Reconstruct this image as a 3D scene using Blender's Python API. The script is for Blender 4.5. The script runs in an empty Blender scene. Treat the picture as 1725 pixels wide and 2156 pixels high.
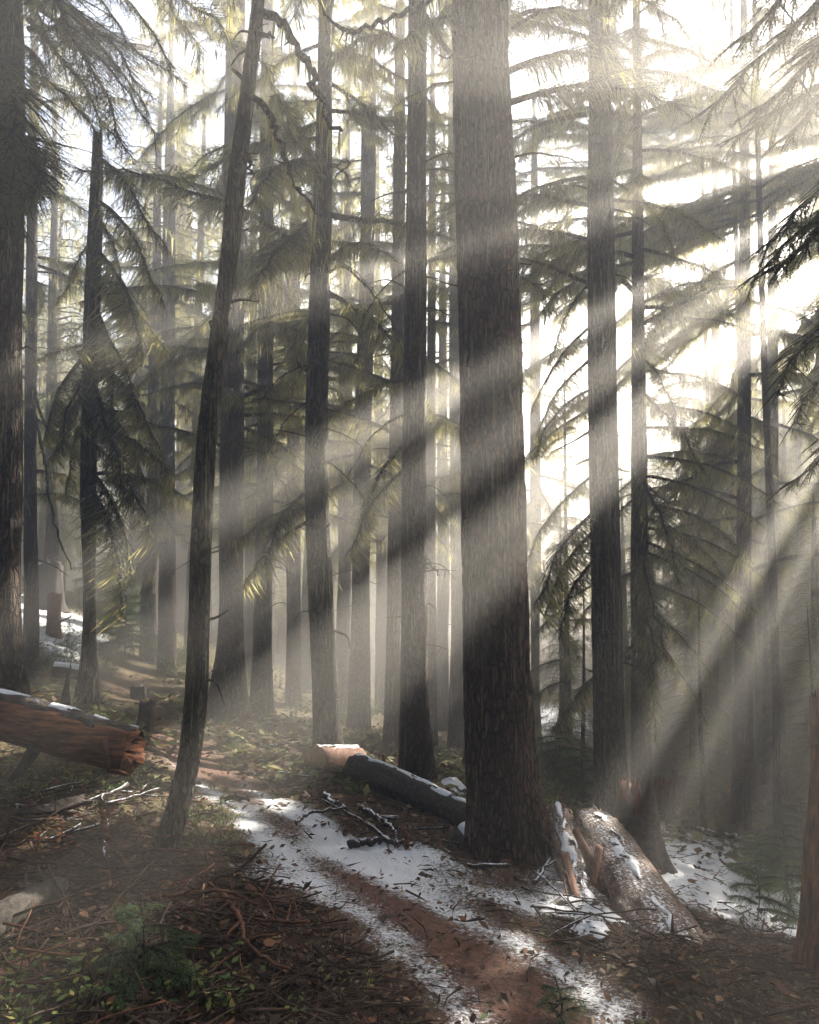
import bpy, math, random
import numpy as np
from mathutils import Vector, Matrix, Euler

# ------------------------------------------------------------------ camera, light, exposure
SC = bpy.context.scene
C = SC.collection
CAM_H = 1.7
PITCH = math.radians(3.5)
FPX = 1730.0                      # focal length in units of a 1725 px wide frame
cam_d = bpy.data.cameras.new('camera')
cam = bpy.data.objects.new('camera', cam_d)
C.objects.link(cam)
cam.location = (0, 0, CAM_H)
cam.rotation_euler = (math.pi / 2 + PITCH, 0, 0)
cam_d.sensor_fit = 'HORIZONTAL'
cam_d.sensor_width = 36.0
cam_d.lens = 36.0 * FPX / 1725.0
cam_d.clip_end = 2000
cam_d.clip_start = 0.05
SC.camera = cam

SUN_EL, SUN_AZ = math.radians(25.0), math.radians(38.5)     # azimuth from +Y towards +X
SUN = Vector((math.sin(SUN_AZ) * math.cos(SUN_EL), math.cos(SUN_AZ) * math.cos(SUN_EL), math.sin(SUN_EL)))
world = bpy.data.worlds.new('World')
SC.world = world
world.use_nodes = True
wn = world.node_tree.nodes
bg = wn['Background']
sky = wn.new('ShaderNodeTexSky')
sky.sky_type = 'NISHITA'
sky.sun_disc = False
sky.sun_elevation = SUN_EL
sky.sun_rotation = SUN_AZ
sky.dust_density = 1.0
sky.air_density = 0.8
world.node_tree.links.new(sky.outputs[0], bg.inputs[0])
bg.inputs[1].default_value = 0.05
sd = bpy.data.lights.new('sun', 'SUN')
sd.energy = 5.0
sd.angle = math.radians(0.5)
sd.color = (1.0, 0.92, 0.79)
sun = bpy.data.objects.new('sun', sd)
C.objects.link(sun)
sun.location = SUN * 60
sun.rotation_euler = (-SUN).to_track_quat('-Z', 'Y').to_euler()
SC.view_settings.view_transform = 'Standard'
SC.view_settings.look = 'None'
SC.view_settings.gamma = 1
SC.view_settings.use_curve_mapping = False
SC.view_settings.exposure = 3.4
HAZE = 0.025
HAZE_G = 0.5
SC.render.engine = 'CYCLES'
cy = SC.cycles
cy.max_bounces = 5
cy.diffuse_bounces = 2
cy.glossy_bounces = 1
cy.transmission_bounces = 3
cy.volume_bounces = 0
cy.transparent_max_bounces = 4
cy.use_denoising = True
cy.caustics_reflective = False
cy.caustics_refractive = False

rng = np.random.default_rng(7)
random.seed(7)

# ------------------------------------------------------------------ helpers
def ray(px, py):
    u = (px - 862.5) / FPX
    v = (1078.0 - py) / FPX
    return np.array([u, math.cos(PITCH) - v * math.sin(PITCH), math.sin(PITCH) + v * math.cos(PITCH)])

def P(px, py, d):
    """point in the place that lies d metres ahead and is seen at (px, py) of the photograph"""
    r = ray(px, py)
    return np.array([0, 0, CAM_H]) + r * (d / r[1])

def hash3(i, j, k):
    n = (i.astype(np.int64) * 374761393 + j.astype(np.int64) * 668265263 + k.astype(np.int64) * 2147483647 // 7)
    n = (n ^ (n >> 13)) * 1274126177
    n = n & 0x7fffffff
    n = (n ^ (n >> 16)) * 69069 & 0x7fffffff
    return ((n >> 5) & 0xffff) / 65535.0

def vnoise(p):
    """value noise 0..1 at the rows of p (N,3)"""
    p = np.asarray(p, float)
    f = np.floor(p)
    t = p - f
    t = t * t * (3 - 2 * t)
    i, j, k = f[:, 0], f[:, 1], f[:, 2]
    out = 0
    for a in (0, 1):
        wa = t[:, 0] if a else 1 - t[:, 0]
        for b in (0, 1):
            wb = t[:, 1] if b else 1 - t[:, 1]
            for c in (0, 1):
                wc = t[:, 2] if c else 1 - t[:, 2]
                out = out + wa * wb * wc * hash3(i + a, j + b, k + c)
    return out

def fbm(p, octaves=4):
    p = np.asarray(p, float)
    s, a, tot = 0, 1.0, 0
    for o in range(octaves):
        s = s + a * vnoise(p * 2.03 ** o + 17.3 * o)
        tot += a
        a *= 0.5
    return s / tot

class MB:
    """collects vertices, triangles and quads; build() links them as one mesh object"""
    def __init__(self):
        self.v, self.q, self.t, self.qm, self.tm, self.n = [], [], [], [], [], 0
    def add(self, verts, quads=None, tris=None, mi=0):
        verts = np.asarray(verts, float).reshape(-1, 3)
        if quads is not None and len(quads):
            q = np.asarray(quads, np.int64).reshape(-1, 4) + self.n
            self.q.append(q); self.qm.append(np.full(len(q), mi))
        if tris is not None and len(tris):
            t = np.asarray(tris, np.int64).reshape(-1, 3) + self.n
            self.t.append(t); self.tm.append(np.full(len(t), mi))
        self.v.append(verts)
        self.n += len(verts)
    def merge(self, o, M=None, mi=None):
        V = np.concatenate(o.v) if o.v else np.zeros((0, 3))
        if M is not None:
            M = np.array(M)
            V = V @ M[:3, :3].T + M[:3, 3]
        for q, m in zip(o.q, o.qm):
            self.q.append(q + self.n); self.qm.append(m if mi is None else np.full(len(q), mi))
        for t, m in zip(o.t, o.tm):
            self.t.append(t + self.n); self.tm.append(m if mi is None else np.full(len(t), mi))
        self.v.append(V)
        self.n += len(V)
    def mesh(self, name, mats, smooth=False):
        V = np.concatenate(self.v)
        q = np.concatenate(self.q) if self.q else np.zeros((0, 4), np.int64)
        t = np.concatenate(self.t) if self.t else np.zeros((0, 3), np.int64)
        me = bpy.data.meshes.new(name)
        me.vertices.add(len(V))
        me.vertices.foreach_set('co', V.astype(np.float32).ravel())
        nl = q.size + t.size
        me.loops.add(nl)
        me.loops.foreach_set('vertex_index', np.concatenate([q.ravel(), t.ravel()]).astype(np.int32))
        me.polygons.add(len(q) + len(t))
        st = np.concatenate([np.arange(len(q)) * 4, q.size + np.arange(len(t)) * 3]).astype(np.int32)
        me.polygons.foreach_set('loop_start', st)
        mi = np.concatenate(self.qm + self.tm) if (self.qm or self.tm) else np.zeros(0)
        if not isinstance(mats, (list, tuple)):
            mats = [mats]
        for m in mats:
            me.materials.append(m)
        me.polygons.foreach_set('material_index', mi.astype(np.int32))
        if smooth:
            me.polygons.foreach_set('use_smooth', np.ones(len(q) + len(t), bool))
        me.update(calc_edges=True)
        me.validate()
        return me
    def build(self, name, mats, parent=None, smooth=False, loc=None):
        return link(name, self.mesh(name, mats, smooth), parent, loc)

def link(name, me, parent=None, loc=None):
    o = bpy.data.objects.new(name, me)
    C.objects.link(o)
    if parent is not None:
        o.parent = parent
    if loc is not None:
        o.location = loc
    return o

def tag(o, label=None, cat=None, group=None, kind=None):
    if label: o['label'] = label
    if cat: o['category'] = cat
    if group: o['group'] = group
    if kind: o['kind'] = kind
    return o

def empty(name, loc, label=None, cat=None, group=None):
    o = bpy.data.objects.new(name, None)
    C.objects.link(o)
    o.location = loc
    o.empty_display_size = 0.2
    return tag(o, label, cat, group)

def frames(path):
    path = np.asarray(path, float)
    T = np.gradient(path, axis=0)
    T /= np.linalg.norm(T, axis=1)[:, None] + 1e-12
    n = np.zeros_like(T)
    a = np.array([1, 0, 0.0]) if abs(T[0, 0]) < 0.8 else np.array([0, 1.0, 0])
    for i in range(len(path)):
        a = a - T[i] * np.dot(a, T[i])
        a /= np.linalg.norm(a) + 1e-12
        n[i] = a
    return T, n, np.cross(T, n)

def tube(mb, path, rad, sides=8, mi=0, cap=True, disp=None):
    """disp(theta, s) -> radius factor arrays"""
    path = np.asarray(path, float)
    rad = np.broadcast_to(np.asarray(rad, float), (len(path),))
    T, N, B = frames(path)
    th = np.linspace(0, 2 * math.pi, sides, endpoint=False)
    R = np.repeat(rad[:, None], sides, 1)
    if disp is not None:
        R = R * disp
    V = path[:, None, :] + R[..., None] * (np.cos(th)[None, :, None] * N[:, None, :] + np.sin(th)[None, :, None] * B[:, None, :])
    n = len(path)
    i = np.arange(n - 1)[:, None] * sides
    j = np.arange(sides)[None, :]
    j2 = (j + 1) % sides
    q = np.stack([i + j, i + j2, i + sides + j2, i + sides + j], -1).reshape(-1, 4)
    tr = None
    V = V.reshape(-1, 3)
    if cap:
        base = len(V)
        V = np.concatenate([V, path[:1], path[-1:]])
        jj = np.arange(sides)
        tr = np.concatenate([np.stack([jj, np.full(sides, base), (jj + 1) % sides], -1)[:, ::-1][:, [0, 2, 1]],
                             np.stack([(n - 1) * sides + jj, (n - 1) * sides + (jj + 1) % sides, np.full(sides, base + 1)], -1)])
    mb.add(V, q, tr, mi)

def smooth_path(pts, n):
    """Catmull-Rom through pts, n samples"""
    p = np.asarray(pts, float)
    if len(p) == 2:
        t = np.linspace(0, 1, n)[:, None]
        return p[0] * (1 - t) + p[1] * t
    d = np.concatenate([[0], np.cumsum(np.linalg.norm(np.diff(p[:, :3], axis=0), axis=1))])
    s = np.linspace(0, d[-1], n)
    m = np.gradient(p, d, axis=0)
    k = np.clip(np.searchsorted(d, s, side='right') - 1, 0, len(p) - 2)
    h = (d[k + 1] - d[k])[:, None]
    t = ((s - d[k])[:, None]) / h
    return ((2 * t**3 - 3 * t**2 + 1) * p[k] + (t**3 - 2 * t**2 + t) * h * m[k] + (-2 * t**3 + 3 * t**2) * p[k + 1] + (t**3 - t**2) * h * m[k + 1])

# ------------------------------------------------------------------ materials
def mat(name):
    m = bpy.data.materials.new(name)
    m.use_nodes = True
    nt = m.node_tree
    for n in list(nt.nodes):
        if n.type != 'OUTPUT_MATERIAL':
            nt.nodes.remove(n)
    return m, nt, nt.nodes['Material Output']

def N(nt, t, **kw):
    n = nt.nodes.new(t)
    for k, v in kw.items():
        if k.startswith('i_'):
            n.inputs[int(k[2:])].default_value = v
        else:
            setattr(n, k, v)
    return n

def ramp(nt, fac, stops, interp='LINEAR'):
    r = nt.nodes.new('ShaderNodeValToRGB')
    r.color_ramp.interpolation = interp
    el = r.color_ramp.elements
    el[0].position, el[0].color = stops[0][0], (*stops[0][1], 1)
    el[1].position, el[1].color = stops[-1][0], (*stops[-1][1], 1)
    for p, c in stops[1:-1]:
        e = el.new(p)
        e.color = (*c, 1)
    nt.links.new(fac, r.inputs[0])
    return r.outputs[0]

def noise(nt, vec, scale, detail=4.0, rough=0.55):
    n = nt.nodes.new('ShaderNodeTexNoise')
    n.inputs['Scale'].default_value = scale
    n.inputs['Detail'].default_value = detail
    n.inputs['Roughness'].default_value = rough
    nt.links.new(vec, n.inputs['Vector'])
    return n.outputs['Fac']

def mathn(nt, op, a, b=None, clamp=False):
    n = nt.nodes.new('ShaderNodeMath')
    n.operation = op
    n.use_clamp = clamp
    for i, x in enumerate((a, b)):
        if x is None: continue
        if isinstance(x, (int, float)): n.inputs[i].default_value = x
        else: nt.links.new(x, n.inputs[i])
    return n.outputs[0]

def mixc(nt, fac, a, b):
    n = nt.nodes.new('ShaderNodeMix')
    n.data_type = 'RGBA'
    for i, x in ((0, fac), (6, a), (7, b)):
        if isinstance(x, (int, float)): n.inputs[i].default_value = x
        elif isinstance(x, tuple): n.inputs[i].default_value = (*x, 1)
        else: nt.links.new(x, n.inputs[i])
    return n.outputs[2]

def scaled(nt, vec, s):
    m = nt.nodes.new('ShaderNodeMapping')
    m.inputs['Scale'].default_value = s
    nt.links.new(vec, m.inputs['Vector'])
    return m.outputs[0]

def pos(nt):
    return nt.nodes.new('ShaderNodeNewGeometry').outputs['Position']

def pbr(nt, out, col, rough=0.85, height=None, dist=0.02, strength=0.8, spec=0.25):
    b = nt.nodes.new('ShaderNodeBsdfPrincipled')
    if isinstance(col, tuple): b.inputs['Base Color'].default_value = (*col, 1)
    else: nt.links.new(col, b.inputs['Base Color'])
    if isinstance(rough, float): b.inputs['Roughness'].default_value = rough
    else: nt.links.new(rough, b.inputs['Roughness'])
    b.inputs['Specular IOR Level'].default_value = spec
    if height is not None:
        bp = nt.nodes.new('ShaderNodeBump')
        bp.inputs['Distance'].default_value = dist
        bp.inputs['Strength'].default_value = strength
        nt.links.new(height, bp.inputs['Height'])
        nt.links.new(bp.outputs[0], b.inputs['Normal'])
    nt.links.new(b.outputs[0], out.inputs[0])
    return b

def bark_mat(name, dark, mid, light, lichen=0.5, red=0.0, zs=0.45):
    m, nt, out = mat(name)
    p = pos(nt)
    a = noise(nt, scaled(nt, p, (26, 26, 26 * zs)), 1.0, 6, 0.72)
    vo = nt.nodes.new('ShaderNodeTexVoronoi')
    vo.feature = 'DISTANCE_TO_EDGE'
    vo.inputs['Scale'].default_value = 1.0
    wv = nt.nodes.new('ShaderNodeVectorMath'); wv.operation = 'ADD'
    nn = nt.nodes.new('ShaderNodeTexNoise'); nn.inputs['Scale'].default_value = 9.0
    sc_ = nt.nodes.new('ShaderNodeVectorMath'); sc_.operation = 'SCALE'; sc_.inputs['Scale'].default_value = 1.4
    nt.links.new(p, nn.inputs['Vector']); nt.links.new(nn.outputs['Color'], sc_.inputs[0])
    nt.links.new(scaled(nt, p, (26, 26, 7.5)), wv.inputs[0]); nt.links.new(sc_.outputs[0], wv.inputs[1])
    nt.links.new(wv.outputs[0], vo.inputs['Vector'])
    crack = ramp(nt, vo.outputs['Distance'], [(0.02, (0, 0, 0)), (0.20, (1, 1, 1))])
    b = noise(nt, scaled(nt, p, (3, 3, 0.8)), 1.0, 3)
    c = noise(nt, scaled(nt, p, (70, 70, 4.5)), 1.0, 2)
    base = ramp(nt, a, [(0.41, dark), (0.50, mid), (0.60, light)])
    base = mixc(nt, mathn(nt, 'MULTIPLY', b, red), base, (0.13, 0.055, 0.035))
    base = mixc(nt, crack, dark, base)
    pv = scaled(nt, p, (38, 38, 1.6))
    l1 = noise(nt, pv, 1.0, 3, 0.6)
    l2 = noise(nt, scaled(nt, p, (2.5, 2.5, 1.2)), 1.0, 2)
    l = mathn(nt, 'MULTIPLY', ramp(nt, l1, [(0.56, (0, 0, 0)), (0.66, (1, 1, 1))]), ramp(nt, l2, [(0.45, (0, 0, 0)), (0.62, (1, 1, 1))]))
    l = mathn(nt, 'MULTIPLY', l, lichen)
    col = mixc(nt, l, base, (0.30, 0.29, 0.19))
    h = mathn(nt, 'ADD', mathn(nt, 'ADD', a, mathn(nt, 'MULTIPLY', c, 0.3)), mathn(nt, 'MULTIPLY', crack, 0.6))
    pbr(nt, out, col, 0.9, h, 0.05, 1.0)
    return m

def foliage_mat(name, c0, c1, trans, tfac=0.4):
    m, nt, out = mat(name)
    oi = nt.nodes.new('ShaderNodeObjectInfo')
    n = noise(nt, pos(nt), 2.3, 3)
    f = mathn(nt, 'ADD', mathn(nt, 'MULTIPLY', oi.outputs['Random'], 0.5), mathn(nt, 'MULTIPLY', n, 0.6))
    col = ramp(nt, f, [(0.2, c0), (0.85, c1)])
    b = nt.nodes.new('ShaderNodeBsdfPrincipled')
    b.inputs['Roughness'].default_value = 0.55
    b.inputs['Specular IOR Level'].default_value = 0.3
    nt.links.new(col, b.inputs['Base Color'])
    t = nt.nodes.new('ShaderNodeBsdfTranslucent')
    t.inputs[0].default_value = (*trans, 1)
    mx = nt.nodes.new('ShaderNodeMixShader')
    mx.inputs[0].default_value = tfac
    nt.links.new(b.outputs[0], mx.inputs[1])
    nt.links.new(t.outputs[0], mx.inputs[2])
    nt.links.new(mx.outputs[0], out.inputs[0])
    return m

M = {}
M['bark'] = bark_mat('bark', (0.009, 0.006, 0.005), (0.062, 0.040, 0.029), (0.165, 0.115, 0.085), 0.85, 0.4)
M['bark_big'] = bark_mat('bark_big', (0.008, 0.005, 0.004), (0.070, 0.040, 0.028), (0.20, 0.135, 0.095), 0.8, 0.8)
M['bark_moss'] = bark_mat('bark_moss', (0.007, 0.006, 0.005), (0.040, 0.030, 0.022), (0.14, 0.115, 0.075), 1.0, 0.1)
M['twig'] = bark_mat('twig', (0.012, 0.009, 0.007), (0.035, 0.026, 0.020), (0.075, 0.06, 0.045), 0.5, 0.2, 1.0)
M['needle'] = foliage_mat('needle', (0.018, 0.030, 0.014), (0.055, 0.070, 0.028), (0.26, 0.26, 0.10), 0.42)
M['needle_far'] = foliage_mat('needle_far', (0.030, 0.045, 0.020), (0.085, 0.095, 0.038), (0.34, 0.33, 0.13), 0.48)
M['needle_green'] = foliage_mat('needle_green', (0.035, 0.085, 0.035), (0.08, 0.15, 0.055), (0.16, 0.26, 0.07), 0.4)
M['lichen'] = foliage_mat('lichen', (0.16, 0.155, 0.075), (0.28, 0.26, 0.13), (0.50, 0.45, 0.18), 0.5)
M['lichen_bark'] = foliage_mat('lichen_bark', (0.09, 0.085, 0.05), (0.17, 0.16, 0.09), (0.22, 0.20, 0.09), 0.25)

def ground_mat():
    m, nt, out = mat('forest_floor')
    p = pos(nt)
    tr = N(nt, 'ShaderNodeAttribute', attribute_name='trail').outputs['Fac']
    sn = N(nt, 'ShaderNodeAttribute', attribute_name='snow').outputs['Fac']
    gr = N(nt, 'ShaderNodeAttribute', attribute_name='green').outputs['Fac']
    n1 = noise(nt, p, 55, 4, 0.65)
    n2 = noise(nt, p, 5, 4)
    n3 = noise(nt, scaled(nt, p, (1, 1.0, 1)), 26, 3, 0.6)
    litter = ramp(nt, n1, [(0.34, (0.010, 0.007, 0.005)), (0.46, (0.045, 0.024, 0.014)), (0.56, (0.11, 0.058, 0.032)), (0.68, (0.22, 0.13, 0.075))])
    litter = mixc(nt, mathn(nt, 'MULTIPLY', n2, 0.6), litter, (0.03, 0.018, 0.012))
    dirt = ramp(nt, n3, [(0.30, (0.050, 0.022, 0.015)), (0.60, (0.13, 0.060, 0.040)), (0.80, (0.19, 0.10, 0.07))])
    col = mixc(nt, tr, litter, dirt)
    gsel = mathn(nt, 'MULTIPLY', gr, ramp(nt, noise(nt, p, 34, 3), [(0.48, (0, 0, 0)), (0.58, (1, 1, 1))]))
    col = mixc(nt, gsel, col, ramp(nt, n1, [(0.3, (0.04, 0.055, 0.014)), (0.7, (0.20, 0.22, 0.06))]))
    s1 = noise(nt, p, 42, 5, 0.8)
    s2 = noise(nt, p, 3.2, 3)
    s3 = noise(nt, p, 95, 2, 0.6)
    ss = mathn(nt, 'ADD', mathn(nt, 'MULTIPLY', s1, 1.25), mathn(nt, 'ADD', mathn(nt, 'MULTIPLY', s2, 0.35), mathn(nt, 'MULTIPLY', s3, 0.55)))
    ss = mathn(nt, 'ADD', ss, sn)
    sf = ramp(nt, ss, [(0.0, (0, 0, 0)), (1.0, (1, 1, 1))])
    r = nt.nodes.new('ShaderNodeMapRange')
    r.inputs['From Min'].default_value = 1.50
    r.inputs['From Max'].default_value = 1.68
    r.inputs['To Max'].default_value = 0.85
    nt.links.new(ss, r.inputs['Value'])
    sf = r.outputs[0]
    col = mixc(nt, sf, col, (0.74, 0.76, 0.80))
    h = mathn(nt, 'ADD', mathn(nt, 'MULTIPLY', n1, 0.6), mathn(nt, 'MULTIPLY', sf, 0.35))
    pbr(nt, out, col, 0.88, h, 0.03, 0.9)
    return m
M['ground'] = ground_mat()

def simple(name, stops, scale, zs=(1, 1, 1), rough=0.85, dist=0.01, detail=4, snow=0.0, spec=0.25):
    m, nt, out = mat(name)
    p = pos(nt)
    n = noise(nt, scaled(nt, p, zs), scale, detail, 0.62)
    col = ramp(nt, n, stops)
    h = n
    if snow:
        g = nt.nodes.new('ShaderNodeNewGeometry')
        sep = nt.nodes.new('ShaderNodeSeparateXYZ')
        nt.links.new(g.outputs['Normal'], sep.inputs[0])
        s = mathn(nt, 'ADD', mathn(nt, 'MULTIPLY', noise(nt, p, 45, 4, 0.7), 0.8), mathn(nt, 'MULTIPLY', sep.outputs[2], 0.55))
        r = nt.nodes.new('ShaderNodeMapRange')
        r.inputs['From Min'].default_value = 1.0 - snow * 0.35
        r.inputs['From Max'].default_value = 1.08 - snow * 0.35
        nt.links.new(s, r.inputs['Value'])
        col = mixc(nt, r.outputs[0], col, (0.74, 0.76, 0.80))
    pbr(nt, out, col, rough, h, dist, 1.0, spec)
    return m

# ------------------------------------------------------------------ haze (a real body of air round the whole scene)
BOX = (-62, 66, -30, 96, -13.0, 15.9)
TOP = 15.4
def haze():
    x0, x1, y0, y1, z0, z1 = BOX
    v = [(x, y, z) for z in (z0, z1) for y in (y0, y1) for x in (x0, x1)]
    f = [(0, 2, 3, 1), (4, 5, 7, 6), (0, 1, 5, 4), (2, 6, 7, 3), (0, 4, 6, 2), (1, 3, 7, 5)]
    mb = MB()
    mb.add(v, f)
    m, nt, out = mat('haze_air')
    pv = nt.nodes.new('ShaderNodeVolumePrincipled')
    pv.inputs['Color'].default_value = (0.96, 0.93, 0.89, 1)
    pv.inputs['Density'].default_value = HAZE
    pv.inputs['Anisotropy'].default_value = HAZE_G
    nt.links.new(pv.outputs[0], out.inputs['Volume'])
    o = mb.build('haze', m)
    tag(o, 'pale sunlit mist filling the air between the trees', None, None, 'stuff')
haze()

# ------------------------------------------------------------------ terrain
CTRL = [  # px, py, distance ahead: where the ground is seen
    (1180, 2156, 2.9), (1000, 2000, 3.6), (800, 1850, 4.6), (560, 1690, 6.5), (450, 1640, 7.5), (380, 1570, 9), (330, 1520, 11),
    (260, 1460, 14), (300, 1425, 17), (100, 1650, 6), (0, 1700, 5), (100, 2000, 3), (0, 2156, 2.6), (500, 2156, 2.7), (450, 1950, 3.7), (200, 1490, 9),
    (20, 1490, 7), (-200, 1480, 7), (100, 1340, 16), (110, 1240, 21), (350, 1810, 5), (1075, 1830, 6.5), (1430, 2000, 4.6), (1240, 1760, 6.6),
    (1600, 1930, 6.6), (1500, 1780, 10), (1440, 1730, 13), (1290, 1740, 8.5), (1690, 2050, 4.0), (1725, 2156, 3.2), (1450, 2156, 3.0),
    (690, 1620, 9.5), (880, 1650, 9), (480, 1505, 12), (550, 1520, 13.5), (755, 1550, 14), (960, 1600, 15), (620, 1420, 26), (1000, 1470, 30),
    (1150, 1610, 14), (1150, 1490, 26), (300, 1310, 30), (-300, 1200, 30), (2200, 1560, 30), (2600, 1750, 12), (-500, 1500, 8), (-300, 1800, 4.5),
    (2300, 2300, 3.5), (850, 1380, 50), (-400, 1150, 55), (2000, 1420, 60), (850, 1300, 90), (1700, 1480, 28), (300, 1240, 60)]
cp = np.array([P(*c) for c in CTRL])
extra = [(-4, -1, 0.1), (0, -1, 0), (4, -1, -0.4), (-6, -12, 0.5), (6, -12, -1.5), (-45, 0, 4), (45, 0, -6), (-50, 50, 4.5), (0, -24, -.3), (-50, 90, 6), (50, 90, -8), (0, 90, -4)]
cp = np.concatenate([cp, np.array(extra, float)])
def _phi(r):
    return np.where(r > 1e-9, r * r * np.log(r + 1e-9), 0)
_d = np.linalg.norm(cp[:, None, :2] - cp[None, :, :2], axis=2)
_n = len(cp)
_A = np.zeros((_n + 3, _n + 3))
_reg = 0.02 * (1 + np.linalg.norm(cp[:, :2], axis=1) * 0.6)
_A[:_n, :_n] = _phi(_d) + np.diag(_reg * 6)
_A[:_n, _n] = 1; _A[:_n, _n + 1:] = cp[:, :2]
_A[_n:, :_n] = _A[:_n, _n:].T
_w = np.linalg.solve(_A, np.concatenate([cp[:, 2], np.zeros(3)]))
def Hbase(x, y):
    x = np.atleast_1d(np.asarray(x, float)); y = np.atleast_1d(np.asarray(y, float))
    out = np.zeros(len(x))
    for s in range(0, len(x), 20000):
        xx, yy = x[s:s + 20000], y[s:s + 20000]
        r = np.hypot(xx[:, None] - cp[None, :, 0], yy[:, None] - cp[None, :, 1])
        out[s:s + 20000] = _phi(r) @ _w[:_n] + _w[_n] + _w[_n + 1] * xx + _w[_n + 2] * yy
    return np.clip(out, -11.0, 9)
TRAIL = np.array([P(px, py, d)[:2] for px, py, d in
                  [(1430, 2500, 2.0), (1190, 2156, 2.9), (1010, 2000, 3.6), (800, 1850, 4.6), (575, 1700, 6.5), (450, 1640, 7.6), (385, 1580, 9), (330, 1520, 11), (270, 1465, 14), (300, 1425, 17), (330, 1400, 21)]])
trail_s = smooth_path(TRAIL, 260)
def trail_dist(x, y):
    out = np.zeros(len(x))
    for s in range(0, len(x), 20000):
        d = np.hypot(x[s:s + 20000, None] - trail_s[None, :, 0], y[s:s + 20000, None] - trail_s[None, :, 1])
        out[s:s + 20000] = d.min(1)
    return out
def H(x, y):
    x = np.atleast_1d(np.asarray(x, float)); y = np.atleast_1d(np.asarray(y, float))
    z = Hbase(x, y)
    p = np.stack([x, y, np.zeros(len(x))], -1)
    td = trail_dist(x, y)
    off = np.clip((td - 0.28) / 0.5, 0, 1)
    z = z + (fbm(p * 1.7, 3) - 0.5) * 0.16 * off + (fbm(p * 7.0, 3) - 0.5) * (0.015 + 0.075 * off) + (vnoise(p * 28) - 0.5) * (0.006 + 0.022 * off)
    return z - 0.05 * (1 - off)
def h1(x, y):
    return float(H([x], [y])[0])

SNOW_SPOTS = [  # px, py, d, radius m, amount
    (700, 1740, 5.9, 0.55, .34), (830, 1760, 5.8, 0.5, .36), (900, 1800, 5.8, 0.4, .3), (640, 1690, 6.8, .4, .3), (1180, 1780, 6.2, .35, .3), (1210, 1900, 5.2, .35, .25), (1250, 1960, 4.8, .25, .45), (1120, 1960, 4.6, .5, .12),
    (1600, 1930, 6.6, 1.3, .7), (1520, 1900, 7.2, .9, .5), (1680, 1850, 8.5, 1.2, .4), (1010, 1900, 5.0, .5, .16), (1330, 1960, 4.8, .4, .35), (1100, 1930, 4.9, .3, .3), (1240, 2020, 4.0, .25, .25), (1190, 1840, 5.8, .3, .35), (1150, 1870, 5.5, .4, .2), (930, 1850, 5.2, .4, .22), (1480, 1840, 8, .8, .45), (1700, 1950, 6.2, .8, .5), (1450, 1780, 10, 1.0, .3), (1500, 1760, 11, 1.0, .3), (120, 1690, 5.4, .35, .22), (240, 1680, 5.7, .4, .2), (330, 1650, 6.5, .4, .15),
    (100, 1330, 16.5, 2.2, .55), (60, 1300, 18, 2.0, .5), (330, 1560, 9, .6, .15), (480, 1830, 4.9, .35, .3), (560, 1850, 4.6, .3, .3), (270, 1440, 15.5, 1.2, .2), (1160, 1520, 22, 4, .42), (1000, 1500, 26, 4, .42), (950, 1640, 10, .5, .3), (1100, 1350, 38, 6, .3), (700, 1500, 18, 3, .12),
    (90, 2080, 2.85, .25, .08), (1350, 2100, 3.4, .3, .15), (1450, 1980, 4.7, .3, .2), (1750, 1700, 14, 3, .3)]
snow_pts = [(P(a, b, c)[0], P(a, b, c)[1], r, k) for a, b, c, r, k in SNOW_SPOTS]
GREEN_SPOTS = [(440, 1690, 6.4, .5), (460, 1780, 5.4, .35), (330, 1640, 6.6, .8), (130, 1640, 6.1, 1.0), (300, 1400, 19, 4), (150, 1400, 12, 2.5), (400, 1400, 20, 4), (350, 1350, 24, 6), (200, 1340, 18, 4), (60, 2100, 2.8, .5), (700, 1500, 16, 3)]
def snow_at(x, y):
    s = np.zeros(len(x))
    for sx, sy, sr, k in snow_pts:
        s += k * np.exp(-((x - sx) ** 2 + (y - sy) ** 2) / sr ** 2)
    return s
green_pts = [(P(a, b, c)[0], P(a, b, c)[1], r) for a, b, c, r in GREEN_SPOTS]

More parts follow.
